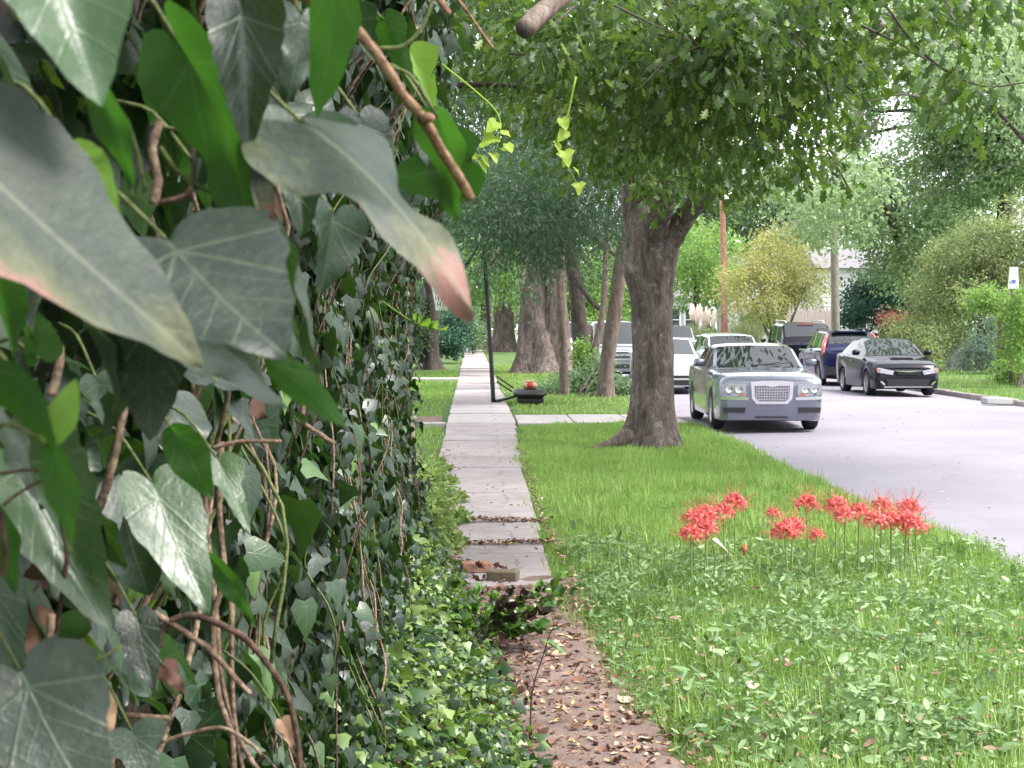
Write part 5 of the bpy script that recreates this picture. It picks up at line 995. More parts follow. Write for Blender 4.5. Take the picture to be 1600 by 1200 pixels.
p2 = gnd(1306, 572); u2 = tag(empty('utility_pole', p2), 'plain grey green utility pole behind the parked vehicles', 'utility pole'); d2 = proj(p2)[2]
tube_obj('shaft', [(0, 0, -.2), (-.05, 0, 3), at(1302, 300, d2) - p2], [.19, .175, .15], M_POLE2, u2, 14, 6)
for k, (a, b_) in enumerate((((1302, 305), (1620, 200)), ((1302, 322), (1620, 240)))):
    A, B = at(a[0], a[1], d2), at(b_[0], b_[1], 40); o = tube_obj('overhead_wire', [A, (A + B) / 2 - np.array((0, 0, .5)), B], .012, M_WIRE, None, 5, 10); tag(o, ['upper', 'lower'][k] + ' thin black overhead wire crossing the right hand trees', 'wire')
# --- pale picket fence, houses behind
M_PICK = plain('pinkish_picket_paint', (0.62, 0.5, 0.46), .7, var=.12); M_SIDE = plain('white_siding', (0.66, 0.65, 0.68), .6); M_WIN = plain('window_glass', (0.05, 0.06, 0.09), .1); M_ROOF = plain('grey_shingle', (0.16, 0.15, 0.16), .9); M_BRK = plain('red_brick_wall', (0.3, 0.1, 0.07), .9)
f0, f1 = at(1226, 545, 84), at(1306, 545, 80); fn = tag(empty('picket_fence', (f0[0], f0[1], 0)), 'pinkish white pointed picket fence behind the black vehicle', 'fence')
n = 15; hgt_f = 2.55; pw = np.linalg.norm(f1[:2] - f0[:2]) / n
pm = mesh('picket', [(x, y, z) for y in (-.015, .015) for x, z in ((-pw * .46, 0), (pw * .46, 0), (pw * .46, 2.3), (0.0, 2.75), (-pw * .46, 2.3))], [(0, 1, 2, 3, 4), (9, 8, 7, 6, 5)] + [(i, i + 5, (i + 1) % 5 + 5, (i + 1) % 5) for i in range(5)], M_PICK, False)
for k in range(n):
    q = f0 + (f1 - f0) * (k + .5) / n; o = link('picket', pm, fn, (q[0] - f0[0], q[1] - f0[1], 0.02 + random.uniform(-.06, .06))); o.rotation_euler = (0, 0, math.atan2(f1[1] - f0[1], f1[0] - f0[0]))
for z in (.6, 1.8): o = link('rail', mesh('rail', *boxm(n * pw / 2, .04, z, n * pw, .04, .1), M_PICK, False), fn); o.rotation_euler = (0, 0, math.atan2(f1[1] - f0[1], f1[0] - f0[0]))
def house(name, label, px, py_base, d, wd, h, roof_h, wins, dep=8, door=None):
    b = at(px, 600, d); b[2] = -.1; r = tag(empty(name, b), label, 'house')
    link('wall', mesh('wall', *boxm(0, dep / 2, h / 2, wd, dep, h), M_SIDE, False), r)
    for k in range(int(h / .3)): link('siding_board', mesh('siding_board', [(-wd / 2, -.03, k * .3 + .02), (wd / 2, -.03, k * .3 + .02), (wd / 2, -.005, k * .3 + .3), (-wd / 2, -.005, k * .3 + .3)], [(0, 1, 2, 3)], M_SIDE, False), r)
    o_ = .4; V = [(-wd / 2 - o_, -o_, h), (wd / 2 + o_, -o_, h), (wd / 2 + o_, dep + o_, h), (-wd / 2 - o_, dep + o_, h), (-wd / 2 - o_, dep / 2, h + roof_h), (wd / 2 + o_, dep / 2, h + roof_h)]
    link('roof', mesh('roof', V, [(0, 1, 5, 4), (2, 3, 4, 5), (0, 4, 3), (1, 2, 5), (0, 3, 2, 1)], M_ROOF, False), r)
    for x, z, w_, hh in wins:
        wn = link('window', mesh('window', *boxm(x, -.05, z, w_, .06, hh), M_WIN, False), r)
        for dx, dz, sx, sz in ((-w_ / 2, 0, .1, hh + .1), (w_ / 2, 0, .1, hh + .1), (0, hh / 2, w_ + .1, .1), (0, -hh / 2, w_ + .1, .12), (0, 0, w_, .05)): link('frame', mesh('frame', *boxm(x + dx, -.09, z + dz, sx, .05, sz), M_WHITE, False), wn)
    return r
house('white_house', 'white sided house with dark windows just right of the oak trunk', 1056, 0, 104, 3.4, 3.6, 1.4, [(-.2, 2.2, .9, 1.5), (.95, 2.2, .8, 1.5)])
house('grey_house', 'pale grey house wall behind the red brown pole', 1180, 0, 112, 3.0, 5.2, 1.6, [(0, 2.5, .7, 2.0), (.9, 2.5, .5, 2.0), (-.9, 2.5, .5, 2.0)])
house('lilac_house', 'pale lilac house glimpsed through branches right of the grey pole', 1335, 0, 100, 4.2, 5.4, 1.4, [(.3, 2.2, .8, 1.4)])
# --- pampas grass
M_PAM = green('pampas_blade', (0.3, 0.33, 0.17), .7, .3); M_PLUME = plain('pampas_plume', (0.78, 0.66, 0.55), .95, var=.1)
def pampas(label, px, d, nb, npl, h, plm):
    b = at(px, 600, d); b[2] = -.1; r = tag(empty('pampas_grass', b), label, 'ornamental grass', 'pampas grass clumps')
    Vt = np.array([(-.012, 0, 0), (.012, 0, 0), (.016, .45, .06), (-.016, .45, .06), (0, 1, -.12)]); Ft = np.array([(0, 1, 2), (0, 2, 3), (3, 2, 4)])
    tp = np.stack((rng.normal(0, .32, nb), rng.normal(0, .32, nb), np.ones(nb)), 1); P = np.stack((rng.normal(0, .25, nb), rng.normal(0, .25, nb), np.zeros(nb)), 1)
    scatter('blades', Vt, Ft, P, frames(tp, rvec(nb)), h * rng.uniform(.6, 1, nb), M_PAM, rng.random(nb) * .98, False, None, r)
    for k in range(npl):
        x, y = random.gauss(0, .45), random.gauss(0, .3); z = h * random.uniform(.85, 1.1); st_ = tube_obj('stalk', [(x * .2, y * .2, 0), (x * .7, y * .7, z * .6), (x, y, z)], .012, M_PAM, r, 5, 4)
        tube_obj('plume', [(x, y, z - .1), (x * 1.03, y, z + .2), (x * 1.07, y, z + .55), (x * 1.1, y, z + .85)], [.03, .11, .1, .02], plm, r, 8, 3, .25)
pampas('cream pampas grass clump right of the distant white house', 1082, 88, 700, 9, 2.2, M_PLUME)
pampas('tall pink white pampas plumes right of the red brown pole', 1163, 86, 500, 7, 2.5, M_PLUME)
pampas('cream pampas grass clump left of the red brown pole', 1108, 90, 600, 5, 1.9, M_PLUME)
# --- far verge: stone block, sign post, white pot, kerb piece
M_STONE = plain('grey_stone', (0.34, 0.34, 0.33), .9, var=.25, scale=5, bump=.3)
q = gnd(1496, 577, .1); o = link('stone_block', mesh('stone_block', [(v[0] * (1 - .12 * (v[2] > .5)), v[1], v[2] * (1 - .08 * (v[0] > 0))) for v in boxm(0, 0, .62, .85, .6, 1.4, .06)[0]], boxm(0, 0, .7, .85, .6, 1.4, .06)[1], M_STONE, False), None, (q[0], q[1], 0)); tag(o, 'weathered grey stone block standing among bushes on the far verge', 'stone')
q = gnd(1580, 600, .1); sp = tag(empty('sign_post', q), 'white sign with blue mark on a vine covered post', 'sign'); dq = proj(q)[2]
tube_obj('post', [(0, 0, -.15), (0, 0, 2.5), (0, 0, at(1580, 425, dq)[2])], .06, M_BARK3, sp, 10, 4)
zc = at(1582, 440, dq)[2]; o = link('sign_panel', mesh('sign_panel', [(x, y, z) for y in (-.10, -.06) for x, z in ((-.15, zc - .3), (.15, zc - .3), (.12, zc + .3), (-.1, zc + .3))], [(0, 1, 2, 3), (7, 6, 5, 4), (0, 4, 5, 1), (1, 5, 6, 2), (2, 6, 7, 3), (3, 7, 4, 0)], M_WHITE, False), sp)
M_BLUE = plain('blue_print', (0.12, 0.15, 0.5), .5); link('sign_mark', mesh('sign_mark', *boxm(0, -.105, zc - .1, .12, .006, .1), M_BLUE, False), o)
q = gnd(1562, 596, .1); sp2 = tag(empty('garden_post', q), 'brown timber post left of the white sign', 'post'); tube_obj('shaft', [(0, 0, -.15), (.02, 0, 1.2), (.05, 0, 2.4)], [.16, .13, .07], M_BARK3, sp2, 12, 5, .08); tube_obj('stub', [(.0, 0, 1.3), (-.02, -.02, 2.0)], [.08, .05], M_BARK3, sp2, 8)
q = gnd(1574, 592, .1); o = link('white_pot', mesh('white_pot', *tube([(0, 0, -.05), (0, 0, .3), (0, 0, .8), (0, 0, 1.0)], [.2, .24, .26, .25], 16), M_WHITE, True, 40), None, (q[0], q[1], .4)); tag(o, 'white pot between the brown post and the vines', 'pot')
q = gnd(1560, 630, -.05); o = link('kerb_block', mesh('kerb_block', *boxm(0, 0, .06, .75, .25, .17, .03), M_STONE, False), None, (q[0] - .1, q[1] - .2, -.05)); o.rotation_euler = (0, .05, R(18)); tag(o, 'loose grey kerb block on the road edge at far right', 'kerb block')
# ================================================================== bricks on the sidewalk
bk = mesh('brick', *boxm(0, 0, 0, .2, .095, .06, .007), M_BRICKP, False); bk2 = mesh('brick', *boxm(0, 0, 0, .2, .095, .06, .007), M_MOSSB, False)
for px, py, z, rz_, me, lab in ((744, 897, .05, 8, bk, 'red brick with a dead leaf lying on top of it'), (786, 910, .045, -14, bk2, 'mossy brown brick in front of the red brick'), (689, 880, .05, 30, bk, 'red brick at the left edge of the sidewalk among weeds')):
    q = gnd(px, py, .02); o = link('brick', me, None, (q[0], q[1], .02 + z)); o.rotation_euler = (0, 0, R(rz_)); tag(o, lab, 'brick', 'loose bricks at the start of the sidewalk'); o.scale = (1.05, 1.1, 1.25)
def curled(name, p, s, rz_, m, label, cat='leaf', group=None, curl=.5, tilt=0.0):
    V, F = [], []
    for i in range(9):
        for k in range(-3, 4):
            y = i / 8; hw = .42 * math.sin(math.pi * min(1, y * .95 + .03)) ** .7 * (1 + .15 * math.cos(i * 2.5)); x = hw * k / 3
            V.append((x, y - .5, curl * x * x * 1.6 + curl * .6 * (y - .5) ** 2 + .03 * math.sin(7 * y + k)))
    F = [(i * 7 + k, i * 7 + k + 1, (i + 1) * 7 + k + 1, (i + 1) * 7 + k) for i in range(8) for k in range(6)]
    o = link(name, mesh(name, V, F, m), None, p); o.scale = (s, s, s); o.rotation_euler = (tilt, tilt * .5, R(rz_)); tag(o, label, cat, group); return o
M_LIT = leafmat('litter_leaf', [(0, (0.09, 0.045, 0.03)), (0.35, (0.19, 0.1, 0.07)), (0.7, (0.33, 0.22, 0.16)), (0.9, (0.5, 0.4, 0.3)), (1, (0.45, 0.33, 0.1))], .75, .15, None, .3)
M_LITD = leafmat('dark_litter_leaf', [(0, (0.08, 0.035, 0.025)), (1, (0.17, 0.08, 0.05))], .8, .1, None, .25); M_LITP = leafmat('pale_litter_leaf', [(0, (0.5, 0.4, 0.28)), (1, (0.55, 0.47, 0.36))], .7, .15, None, .3)
q = gnd(748, 893, .12); curled('dead_leaf', (q[0], q[1], .145), .085, 70, M_LITD, 'upturned curled brown leaf sitting on the red brick', curl=1.6, tilt=.5)
def on_ground(px, py): q = gnd(px, py, 0); return q[0], q[1], float(hgt(q[0], q[1]))
for px, py, s, m, lab in ((977, 1096, .09, M_LITP, 'pale flat round leaf lying on the dirt path'), (1142, 1132, .085, M_LITD, 'dark curled leaf in the grass near the path'), (1272, 1146, .1, M_LITD, 'reddish brown leaf below the flowers at the front'), (1425, 1158, .13, M_LITP, 'long tan folded leaf at the bottom front grass'), (1560, 1172, .1, M_LITD, 'dark brown leaf in the bottom right corner'), (1175, 1098, .08, M_LITP, 'tan leaf standing in the grass right of the path'), (925, 905, .09, M_LITP, 'white dry leaf on the grass edge by the sidewalk'), (1180, 940, .07, M_LITD, 'small rust leaf in the grass left of the lily stems'), (1010, 1155, .08, M_LITP, 'cream leaf at the lower end of the dirt path'), (905, 1060, .08, M_LITD, 'dark damp leaf in the middle of the dirt path'), (945, 1030, .075, M_LITP, 'tan leaf on the right side of the dirt path'), (1345, 970, .08, M_LITD, 'dark leaf under the weeds behind the right lilies')):
    x, y, z = on_ground(px, py); curled('fallen_leaf', (x, y, z + .035 + (.05 if px > 1100 else 0)), s, random.uniform(0, 360), m, lab, 'fallen leaf', 'large fallen leaves', curl=random.uniform(.3, .9), tilt=random.uniform(-.3, .3))
# ================================================================== red spider lilies
M_STALK = plain('lily_stalk', (0.2, 0.27, 0.09), .6); M_PETAL = leafmat('lily_petal', [(0, (0.62, 0.1, 0.095)), (1, (0.74, 0.21, 0.195))], .5, .35, (0.85, 0.27, 0.25), .3); M_STAM = plain('lily_stamen', (0.6, 0.13, 0.1), .5)
def floret_mesh():
    V, F = [], []
    for k in range(6):                                        # six narrow recurved petals
        a = 2 * math.pi * k / 6; c, s = math.cos(a), math.sin(a); b = len(V)
        for i in range(7):
            u = i / 6; rr = .052 * math.sin(u * 2.1) * (1 + .2 * (k % 2)); zz = .035 + .04 * math.sin(u * 2.6) - .05 * u * u; w_ = .0066 * math.sin(math.pi * (.12 + .85 * u)) * (1 + .3 * math.sin(9 * u))
            V += [(rr * c - w_ * s, rr * s + w_ * c, zz), (rr * c + w_ * s, rr * s - w_ * c, zz)]
        F += [(b + 2 * i, b + 2 * i + 1, b + 2 * i + 3, b + 2 * i + 2) for i in range(6)]
    return mesh('floret', V, F, M_PETAL)
def stamens_mesh():
    VV, FF, nv = [], [], 0
    for k in range(6):
        a = 2 * math.pi * k / 6 + .3; c, s = math.cos(a), math.sin(a)
        V, F = tube([((.01 + .075 * u) * c, (.01 + .075 * u) * s, .03 + .085 * u ** 1.6) for u in np.linspace(0, 1, 5)], .0009, 3, False); VV.append(V); FF += [tuple(i + nv for i in f) for f in F]; nv += len(V)
    return mesh('stamens', np.concatenate(VV), FF, M_STAM)
FLO, STA = floret_mesh(), stamens_mesh()
LILY = [((1082, 811), 918, 'left clump, upper left head'), ((1103, 806), 912, 'left clump, topmost head of the four'), ((1079, 836), 926, 'left clump, lowest left head'), ((1104, 828), 920, 'left clump, lower right head'),
 ((1131, 801), 900, 'pair right of the left clump, lower head'), ((1148, 788), 892, 'pair right of the left clump, upper head'), ((1207, 800), 884, 'small lone flower left of the middle clump'),
 ((1259, 790), 882, 'single flower above the middle clump'), ((1238, 826), 912, 'middle clump, large front head'), ((1226, 832), 918, 'middle clump, left drooping head'), ((1276, 834), 910, 'middle clump, small right head'),
 ((1307, 790), 890, 'third clump, upper left head'), ((1320, 806), 904, 'third clump, big centre head'), ((1342, 800), 898, 'third clump, right head'),
 ((1378, 790), 888, 'right hand clump, topmost left head'), ((1367, 815), 908, 'right hand clump, outer left head'), ((1392, 814), 906, 'right hand clump, centre head'), ((1420, 796), 890, 'right hand clump, top right head'), ((1416, 816), 906, 'right hand clump, head beside the lowest right one'), ((1430, 824), 908, 'right hand clump, lowest right head')]
for k, ((hx, hy), by, where) in enumerate(LILY):
    b = gnd(hx + random.uniform(-5, 5), by, 0); b[2] = float(hgt(b[0], b[1])) - .01; d = proj(b)[2]; h = at(hx, hy, d) - b
    r = tag(empty('spider_lily', b), 'red spider lily, ' + where, 'flower', 'red spider lilies on the verge')
    tube_obj('stalk', [(0, 0, -.02), (h[0] * .4, h[1] * .4, h[2] * .5), (h[0], h[1], h[2] - .02)], [.0065, .0055], M_STALK, r, 7, 5)
    big = .72 if 'small' in where else random.uniform(1.08, 1.28)
    hd_ = empty('flower_head', (h[0], h[1], h[2] - .03)); hd_.parent = r; hd_.scale = (big,) * 3; hd_.rotation_euler = (random.uniform(-.25, .25), random.uniform(-.25, .25), random.uniform(0, 6))
    for q in range(7):
        a = 2 * math.pi * q / 7 + random.uniform(-.2, .2); tl = R(random.uniform(42, 66)) if q < 6 else R(8)
        M = Matrix.Rotation(a, 4, 'Z') @ Matrix.Rotation(tl, 4, 'Y') @ Matrix.Rotation(random.uniform(0, 1), 4, 'Z')
        for nm, me in (('floret', FLO), ('stamens', STA)): o = link(nm, me, hd_); o.matrix_basis = Matrix.Translation((0, 0, .012)) @ M
x, y, z = on_ground(1158, 930); r = tag(empty('faded_lily', (x, y, z)), 'withered rust coloured lily bud right of the left clump', 'flower'); tube_obj('stalk', [(0, 0, 0), (.01, 0, .14), (.02, 0, .27)], .004, M_STALK, r, 6, 4); tube_obj('bud', [(.02, 0, .26), (.02, 0, .3), (.03, 0, .33)], [.006, .018, .008], plain('withered_petal', (.4, .13, .06), .7), r, 8, 3, .2)
x, y, z = on_ground(1112, 930); r = tag(empty('faded_lily', (x, y, z)), 'drooping cream and pink spent lily at the left clump', 'flower'); tube_obj('stalk', [(0, 0, 0), (.02, 0, .2), (.0, 0, .36)], .0045, M_STALK, r, 6, 4)
for k in range(6): tube_obj('spent_petal', [(0, 0, .36), (.03 + .01 * k, -.01 * k, .36 - .012 * k), (.07 + .006 * k, -.01, .31 - .012 * k)], [.004, .007, .003], plain('spent_petal', (.62, .5, .36), .7), r, 5, 3)
# ================================================================== glossy shrub over the sidewalk and bare seedling
M_HOLLY = leafmat('holly_leaf', [(0, (0.03, 0.05, 0.02)), (0.4, (0.04, 0.1, 0.025)), (0.8, (0.09, 0.2, 0.03)), (1, (0.2, 0.34, 0.05))], .28, .25, (0.2, 0.36, 0.04), .6); M_PURP = leafmat('dark_purple_leaf', [(0, (0.03, 0.02, 0.02)), (1, (0.07, 0.04, 0.03))], .35, .2, None, .5)
b = gnd(745, 1010, 0); sh = tag(empty('glossy_shrub', b), 'low dark glossy leaved shrub leaning over the sidewalk from the wall foot', 'shrub')
LS = leafmesh('shrub_leaf', BLADE, .25, .12, .015, 2, M_HOLLY, 2, 2); LS2 = leafmesh('shrub_leaf', BLADE, .25, .12, .015, 4, M_PURP, 2, 2); sd9 = proj(b)[2]
tips = [(870, 905), (858, 918), (842, 925), (888, 925), (822, 930), (800, 925), (870, 945), (850, 960), (838, 975), (868, 985), (812, 960), (790, 950), (775, 930), (765, 960), (745, 925), (730, 945), (720, 970), (700, 950), (760, 985), (800, 985), (700, 985), (675, 960), (715, 910), (690, 920), (780, 1010), (740, 1020), (845, 985)]
for k, (tx, ty) in enumerate(tips):
    e = at(tx, ty, sd9 + random.uniform(-.25, .35)) - b; e[2] = max(e[2], .05); md = e * .5 + np.array((0, 0, .06))
    tube_obj('stem', [(random.uniform(-.1, .05), random.uniform(-.1, .1), 0), md, e], [.005, .003, .0015], M_TWIG, sh, 5, 4)
    for j in range(16):
        u = random.uniform(.4, 1.04); p = (1 - u) ** 2 * 0 + 2 * u * (1 - u) * md + u * u * e; o = link('leaf', LS2 if (k in (2, 4, 5, 7, 10) and random.random() < .7) else LS, sh)
        ax = unit(rng.normal(0, 1, 3) * np.array((1, 1, .6)) + unit(e) * .8 + np.array((0, 0, .15))); Lf = random.uniform(.045, .075)
        M = np.eye(4); M[:3, :3] = frames(ax[None], (rvec(1)[0] * .7 + np.array((0.2, -.3, 1)))[None])[0] * Lf * np.array((1.5, 1, 1)); M[:3, 3] = p; o.matrix_basis = Matrix(M.tolist())
b = gnd(828, 1150, 0); sd_ = tag(empty('bare_seedling', b), 'thin bare seedling standing at the left edge of the dirt path', 'seedling'); dd = proj(b)[2]
tube_obj('stem', [(0, 0, -.02), at(832, 1080, dd) - b, at(850, 1020, dd) - b, at(862, 985, dd) - b, at(880, 962, dd) - b], [.0045, .003, .0015], M_TWIG, sd_, 6, 5, .1)
for (x0, y0_), (x1, y1) in (((850, 1020), (868, 1010)), ((862, 985), (892, 975)), ((866, 980), (860, 955)), ((836, 1070), (824, 1040))): tube_obj('twig', [at(x0, y0_, dd) - b, at((x0 + x1) / 2, (y0_ + y1) / 2 - 3, dd) - b, at(x1, y1, dd) - b], [.002, .001], M_TWIG, sd_, 5, 3)
for px, py in ((846, 1000), (856, 1003), (866, 1012)):
    o = link('leaf', LS, sd_); M = np.eye(4); M[:3, :3] = frames(np.array([[.6, -.2, -.3]]), np.array([[.1, -.4, 1.]]))[0] * .06; M[:3, 3] = at(px, py, dd) - b; o.matrix_basis = Matrix(M.tolist())
M_BFL = plain('blue_petal', (.2, .15, .65), .6); M_WFL = plain('pale_petal', (.8, .72, .78), .6)
for px, py, m, lab in ((700, 915, M_BFL, 'tiny violet blue flower among the weeds by the bricks'), (678, 778, M_WFL, 'tiny white flower in the weeds at the sidewalk edge'), (656, 858, M_WFL, 'small pale flower left of the bricks at the wall foot')):
    d = np.interp(py, [770, 920], [15.5, 11.2]); p = at(px, py, d); r = tag(empty('wild_flower', (p[0], p[1], 0)), lab, 'flower', 'tiny wild flowers'); tube_obj('stem', [(0, 0, 0), (0, 0, p[2])], .002, M_STALK, r, 5)
    for k in range(5): a = k * 1.2566; V, F = tube([(.003 * math.cos(a), 0 + .003 * math.sin(a), p[2]), (.016 * math.cos(a), .016 * math.sin(a), p[2] + .006), (.028 * math.cos(a), .028 * math.sin(a), p[2])], [.002, .012, .003], 6); link('petal', mesh('petal', V, F, m), r)
# ================================================================== grass, weeds, litter
M_GRASS = leafmat('grass_blade', [(0, (0.12, 0.21, 0.045)), (0.5, (0.23, 0.36, 0.085)), (0.85, (0.35, 0.47, 0.15)), (0.97, (0.4, 0.46, 0.22)), (1, (0.48, 0.41, 0.26))], .5, .35, (0.34, 0.55, 0.12), .3)
M_WEED = leafmat('weed_leaf', [(0, (0.08, 0.15, 0.055)), (0.6, (0.16, 0.27, 0.11)), (1, (0.3, 0.42, 0.2))], .45, .3, (0.3, 0.45, 0.14), .35)
TB = np.array([(-.028, 0, 0), (.028, 0, 0), (.024, .5, .06), (-.024, .5, .06), (0, 1, -.16)]); FB = np.array([(0, 1, 2), (0, 2, 3), (3, 2, 4)])
TB2 = np.array([(-.04, 0, 0), (.04, 0, 0), (0, 1, -.1)]); FB2 = np.array([(0, 1, 2)])
def on_path(x, y):                                            # where nothing should grow
    c = np.interp(y, [2, 6.3, 7.4, 8.9, 9.7], [0.66, 0.56, 0.48, 0.34, 0.28]); hw = np.interp(y, [2, 6.3, 8.9, 9.7], [0.37, 0.32, 0.31, 0.36])
    dirt = (y < 10.7) & (np.abs(x - c) < hw * (0.85 + .3 * np.sin(y * 3.1) * .5))
    edge_r = np.interp(y, [9, 12, 16, 24, 27, 34, 36, 60], [.46, .5, .57, .68, .88, .95, .84, .84]) + .06 * np.sin(y * 2.7) + .04 * np.sin(y * 7.3)
    edge_l = np.interp(y, [9, 12, 16, 22, 27, 34, 36, 60], [-.1, -.12, -.28, -.38, -.5, -.6, -.46, -.46]) + .05 * np.sin(y * 3.3) + .04 * np.sin(y * 6.1)
    walk = (y > 10.4) & (x < edge_r) & (x > edge_l)
    cross = (y > 28.2) & (y < 31.0) & (x > .75)
    leftc = (y > 27.9) & (y < 31.4) & (x < -.5); drv = (y > 50.8) & (y < 52.2) & (x < -.4)
    tr = (x - ob[0]) ** 2 + (y - ob[1]) ** 2 < .3
    return dirt | walk | cross | leftc | drv | tr
def lawn(name, n, x0, x1, y0, y1, hmin, hmax, tmpl, m, label, dens=None, lean=.35, skew=1.0, tmax=.985):
    x = x0 + (x1 - x0) * rng.random(n); y = y0 + (y1 - y0) * rng.random(n) ** skew; k = ~on_path(x, y); x, y = x[k], y[k]; n = len(x)
    cl_ = .5 + .5 * np.sin(x * 3.1 + np.sin(y * 2.3) * 2) * np.sin(y * 2.7 + np.sin(x * 1.9) * 2)
    h = (hmin + (hmax - hmin) * rng.random(n) ** 1.6) * (.7 + .5 * cl_)
    a = rng.random(n) * 6.283; l = np.abs(rng.normal(0, lean, n)) + .05
    tp = np.stack((np.cos(a) * l, np.sin(a) * l, np.ones(n)), 1); nr = np.stack((np.cos(a), np.sin(a), np.zeros(n) + .25), 1) + rvec(n) * .5
    T_, F_ = tmpl; P = np.stack((x, y, hgtv(x, y) - .012), 1); S3 = np.stack((np.full(n, .14) * np.interp(y, [5, 12, 30, 60], [.75, 1.1, 2.4, 4.5]), h, h), 1)
    return tag(scatter(name, T_, F_, P, frames(tp, nr), S3, m, np.clip(cl_ * .5 + rng.random(n) * .5, 0, tmax), False), label, kind='stuff')
lawn('verge_grass', 60000, .55, LK + .1, 5.6, 12.5, .05, .15, (TB, FB), M_GRASS, 'tufted green grass at the front of the verge', lean=1.25)
lawn('verge_grass', 62000, .5, LK + .12, 12, 28.5, .05, .14, (TB, FB), M_GRASS, 'soft green grass around the oak and behind the lilies', lean=1.0, skew=1.15)
lawn('verge_grass', 26000, .8, LK + .1, 28, 70, .04, .12, (TB2, FB2), M_GRASS, 'grass on the verge beyond the walkway')
lawn('lawn_grass', 34000, -3.2, -.2, 12, 60, .04, .12, (TB2, FB2), M_GRASS, 'mown grass of the left front lawns')
lawn('far_verge_grass', 24000, 12.5, 24, 30, 66, .12, .26, (TB2, FB2), M_GRASS, 'grass on the far side of the street')
# broadleaved weeds at the front of the verge
T_WEED = np.array([(0, 0, 0), (.26, .35, .03), (.2, .75, 0), (0, 1, -.05), (-.2, .75, 0), (-.26, .35, .03)]); F_WEED = np.array([(0, 1, 2), (0, 2, 3), (0, 3, 4), (0, 4, 5)])
n = 27000; x = .7 + (LK - .55) * rng.random(n); y = 5.6 + 6.6 * rng.random(n) ** 1.1; k = ~on_path(x, y) & (np.sin(x * 2.3 + y) * np.sin(y * 1.9 - x) + rng.normal(0, .5, n) > -.25); x, y = x[k], y[k]; n = len(x)
P = np.stack((x, y, hgtv(x, y) + .02 + .13 * rng.random(n) ** .8 * (.6 + .4 * np.sin(x * 4 + y * 3))), 1)
tag(scatter('verge_weeds', T_WEED, F_WEED, P, frames(np.stack((rng.normal(0, 1, n), rng.normal(0, 1, n), rng.normal(.1, .4, n)), 1), rvec(n) * .95 + np.array((0, -.2, .8))), np.clip(rng.lognormal(math.log(.032), .45, n), .012, .09)[:, None] * np.stack((rng.uniform(.45, 1.1, n), np.ones(n), np.ones(n)), 1), M_WEED, rng.random(n) * .98, True), 'low broadleaved weeds mixed into the front grass', kind='stuff')
n = 10000; y = 11 + 9.5 * rng.random(n) ** 1.2; xr = np.interp(y, [11, 12.5, 14, 20], [-.24, -.2, -.22, -.42]) + .12 * np.sin(y * 3.7) + .09 * np.sin(y * 9 + 1) * np.sin(y * 2.3); x = xr - np.abs(rng.normal(0, .2, n)) + .03; hh = np.interp(xr - x, [0, .1, .5], [.06, .2, .36]) * np.interp(y, [11, 16, 20], [1, 1, .4]) * (.75 + .5 * np.sin(y * 5.3 + x * 9) * np.sin(y * 2.1 + 1))
P = np.stack((x, y, .02 + hh * rng.random(n)), 1)
M_YWEED = leafmat('yellow_weed_leaf', [(0, (0.06, 0.13, 0.03)), (0.5, (0.15, 0.26, 0.07)), (1, (0.36, 0.42, 0.15))], .5, .35, (0.4, 0.5, 0.12), .3)
tag(scatter('wall_weeds', T_WEED, F_WEED, P, frames(np.stack((rng.normal(.3, .8, n), rng.normal(-.2, .8, n), rng.normal(.3, .5, n)), 1), rvec(n) * .6 + np.array((.2, -.2, 1))), rng.uniform(.035, .08, n), M_YWEED, rng.random(n) * .98, True), 'yellow green weeds between the wall foot and the sidewalk', kind='stuff')
# taller grass tufts on the verge
n = 12000; c = rng.integers(0, 260, n); cx = rng.uniform(.8, LK, 260); cy2 = 5.8 + 12 * rng.random(260) ** 1.5; x = cx[c] + rng.normal(0, .035, n); y = cy2[c] + rng.normal(0, .035, n); k = ~on_path(x, y); x, y = x[k], y[k]; n = len(x); a = rng.random(n) * 6.283; l = np.abs(rng.normal(0, .9, n)) + .2
tag(scatter('grass_tufts', TB, FB, np.stack((x, y, hgtv(x, y)), 1), frames(np.stack((np.cos(a) * l, np.sin(a) * l, np.ones(n)), 1), np.stack((np.cos(a), np.sin(a), np.full(n, .2)), 1)), np.stack((np.full(n, .13), rng.uniform(.1, .24, n), rng.uniform(.1, .24, n)), 1), M_GRASS, rng.uniform(.3, .95, n)), 'longer arching grass tufts on the verge', kind='stuff')
# dead leaves on path, sidewalk edges, kerbs and grass
def litter(name, x, y, smin, smax, label, dz=.012, up=.0):
    n = len(x); P = np.stack((x, y, hgtv(x, y) + dz + rng.random(n) * (.025 + up)), 1)
    T_ = np.array([(0, -.5, .1), (.22, -.2, .12), (.26, .15, .1), (.12, .42, .0), (0, .55, .12), (-.12, .42, .02), (-.26, .15, .14), (-.22, -.2, .08), (0, 0, -.03)]); F_ = np.array([(8, i, (i + 1) % 8) for i in range(8)])
    return tag(scatter(name, T_, F_, P, frames(rvec(n) * np.array((1, 1, .3)), rvec(n) * .55 + np.array((0, 0, 1))), rng.uniform(smin, smax, n), M_LIT, rng.random(n) ** 1.5 * .98, True), label, kind='stuff')
n = 1900; y = 5.5 + 5.0 * rng.random(n); c = np.interp(y, [2, 6.3, 7.4, 8.9, 9.7], [0.66, 0.56, 0.48, 0.34, 0.28]); x = c + rng.normal(.04, .23, n); litter('path_leaf_litter', x, y, .018, .06, 'dead brown and tan leaves strewn over the dirt path', .022)
n = 800; x = .9 + 3 * rng.random(n); y = 5.6 + 3.6 * rng.random(n) ** 1.6; litter('grass_leaf_litter', x, y, .02, .06, 'scattered dead leaves caught in the front grass', .03, .06)
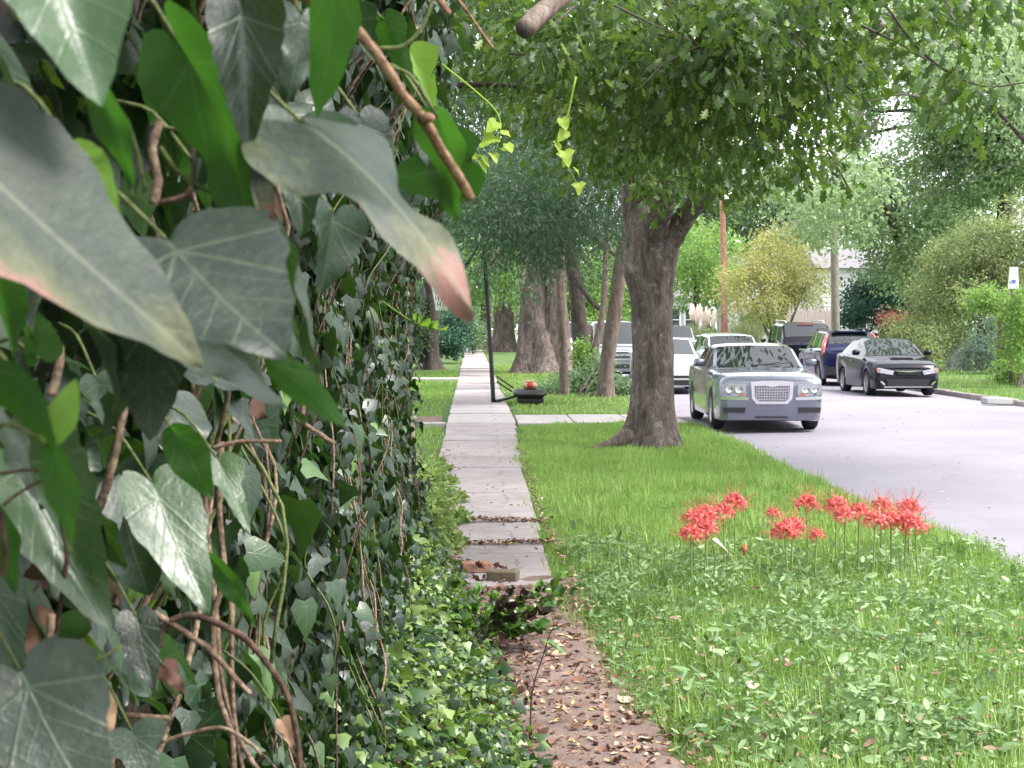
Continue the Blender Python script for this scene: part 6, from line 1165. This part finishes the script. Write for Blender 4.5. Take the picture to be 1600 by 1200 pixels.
n = 900; y = 9.6 + 13 * rng.random(n) ** 1.5; s = rng.random(n) < .5; x = np.where(s, .62 + np.abs(rng.normal(0, .06, n)), -.12 - .02 * (y - 10) + rng.normal(0, .06, n)); x = np.where(rng.random(n) < .15, rng.uniform(-.3, .7, n), x); litter('sidewalk_leaf_litter', x, y, .02, .05, 'dead leaves along the sidewalk edges', .05)
n = 700; k = rng.random(n) < .45; y = np.where(k, 12.5, 14.1) + rng.normal(0, .05, n); x = rng.uniform(-.15, .65, n); litter('joint_leaf_litter', x, y, .02, .05, 'dry leaves gathered in the sidewalk joints', .05)
n = 500; y = 12 + 30 * rng.random(n); x = np.where(rng.random(n) < .6, LK + np.abs(rng.normal(.05, .2, n)), rng.uniform(LK, RK, n)); P = np.stack((x, y, -.085 + .05 * (1 - ((x - 8.2) / 4.4) ** 2)), 1)
tag(scatter('road_leaf_litter', np.array([(0, -.5, 0), (.25, 0, .1), (0, .5, 0), (-.25, 0, .06)]), F_KITE, P, frames(rvec(n) * np.array((1, 1, .1)), rvec(n) * .2 + np.array((0, 0, 1))), rng.uniform(.03, .08, n), M_LIT, rng.random(n) * .98), 'dead leaves along the road edge', kind='stuff')

# leafy weed plants standing above the grass at the front
nc = 150; cx = rng.uniform(.85, LK - .05, nc); cy3 = 5.8 + 6.2 * rng.random(nc) ** 1.2; ch = rng.uniform(.08, .24, nc); n = 6500; c = rng.integers(0, nc, n); u = rng.random(n) ** .7
x = cx[c] + rng.normal(0, .07, n) * (.6 + u); y = cy3[c] + rng.normal(0, .07, n) * (.6 + u); k = ~on_path(x, y); x, y, c, u = x[k], y[k], c[k], u[k]; n = len(x); tc = rng.random(nc)
P = np.stack((x, y, hgtv(x, y) + .02 + ch[c] * u), 1)
tag(scatter('leafy_weeds', T_WEED, F_WEED, P, frames(np.stack((rng.normal(0, .9, n), rng.normal(-.1, .9, n), rng.normal(.25, .5, n)), 1), rvec(n) * .8 + np.array((0, -.25, .8))), np.clip(rng.lognormal(math.log(.045), .35, n), .02, .1)[:, None] * np.stack((rng.uniform(.4, .95, n), np.ones(n), np.ones(n)), 1), M_WEED, np.clip(tc[c] * .6 + rng.random(n) * .38, 0, .98), True), 'taller leafy weed clumps among the front grass and lilies', kind='stuff')
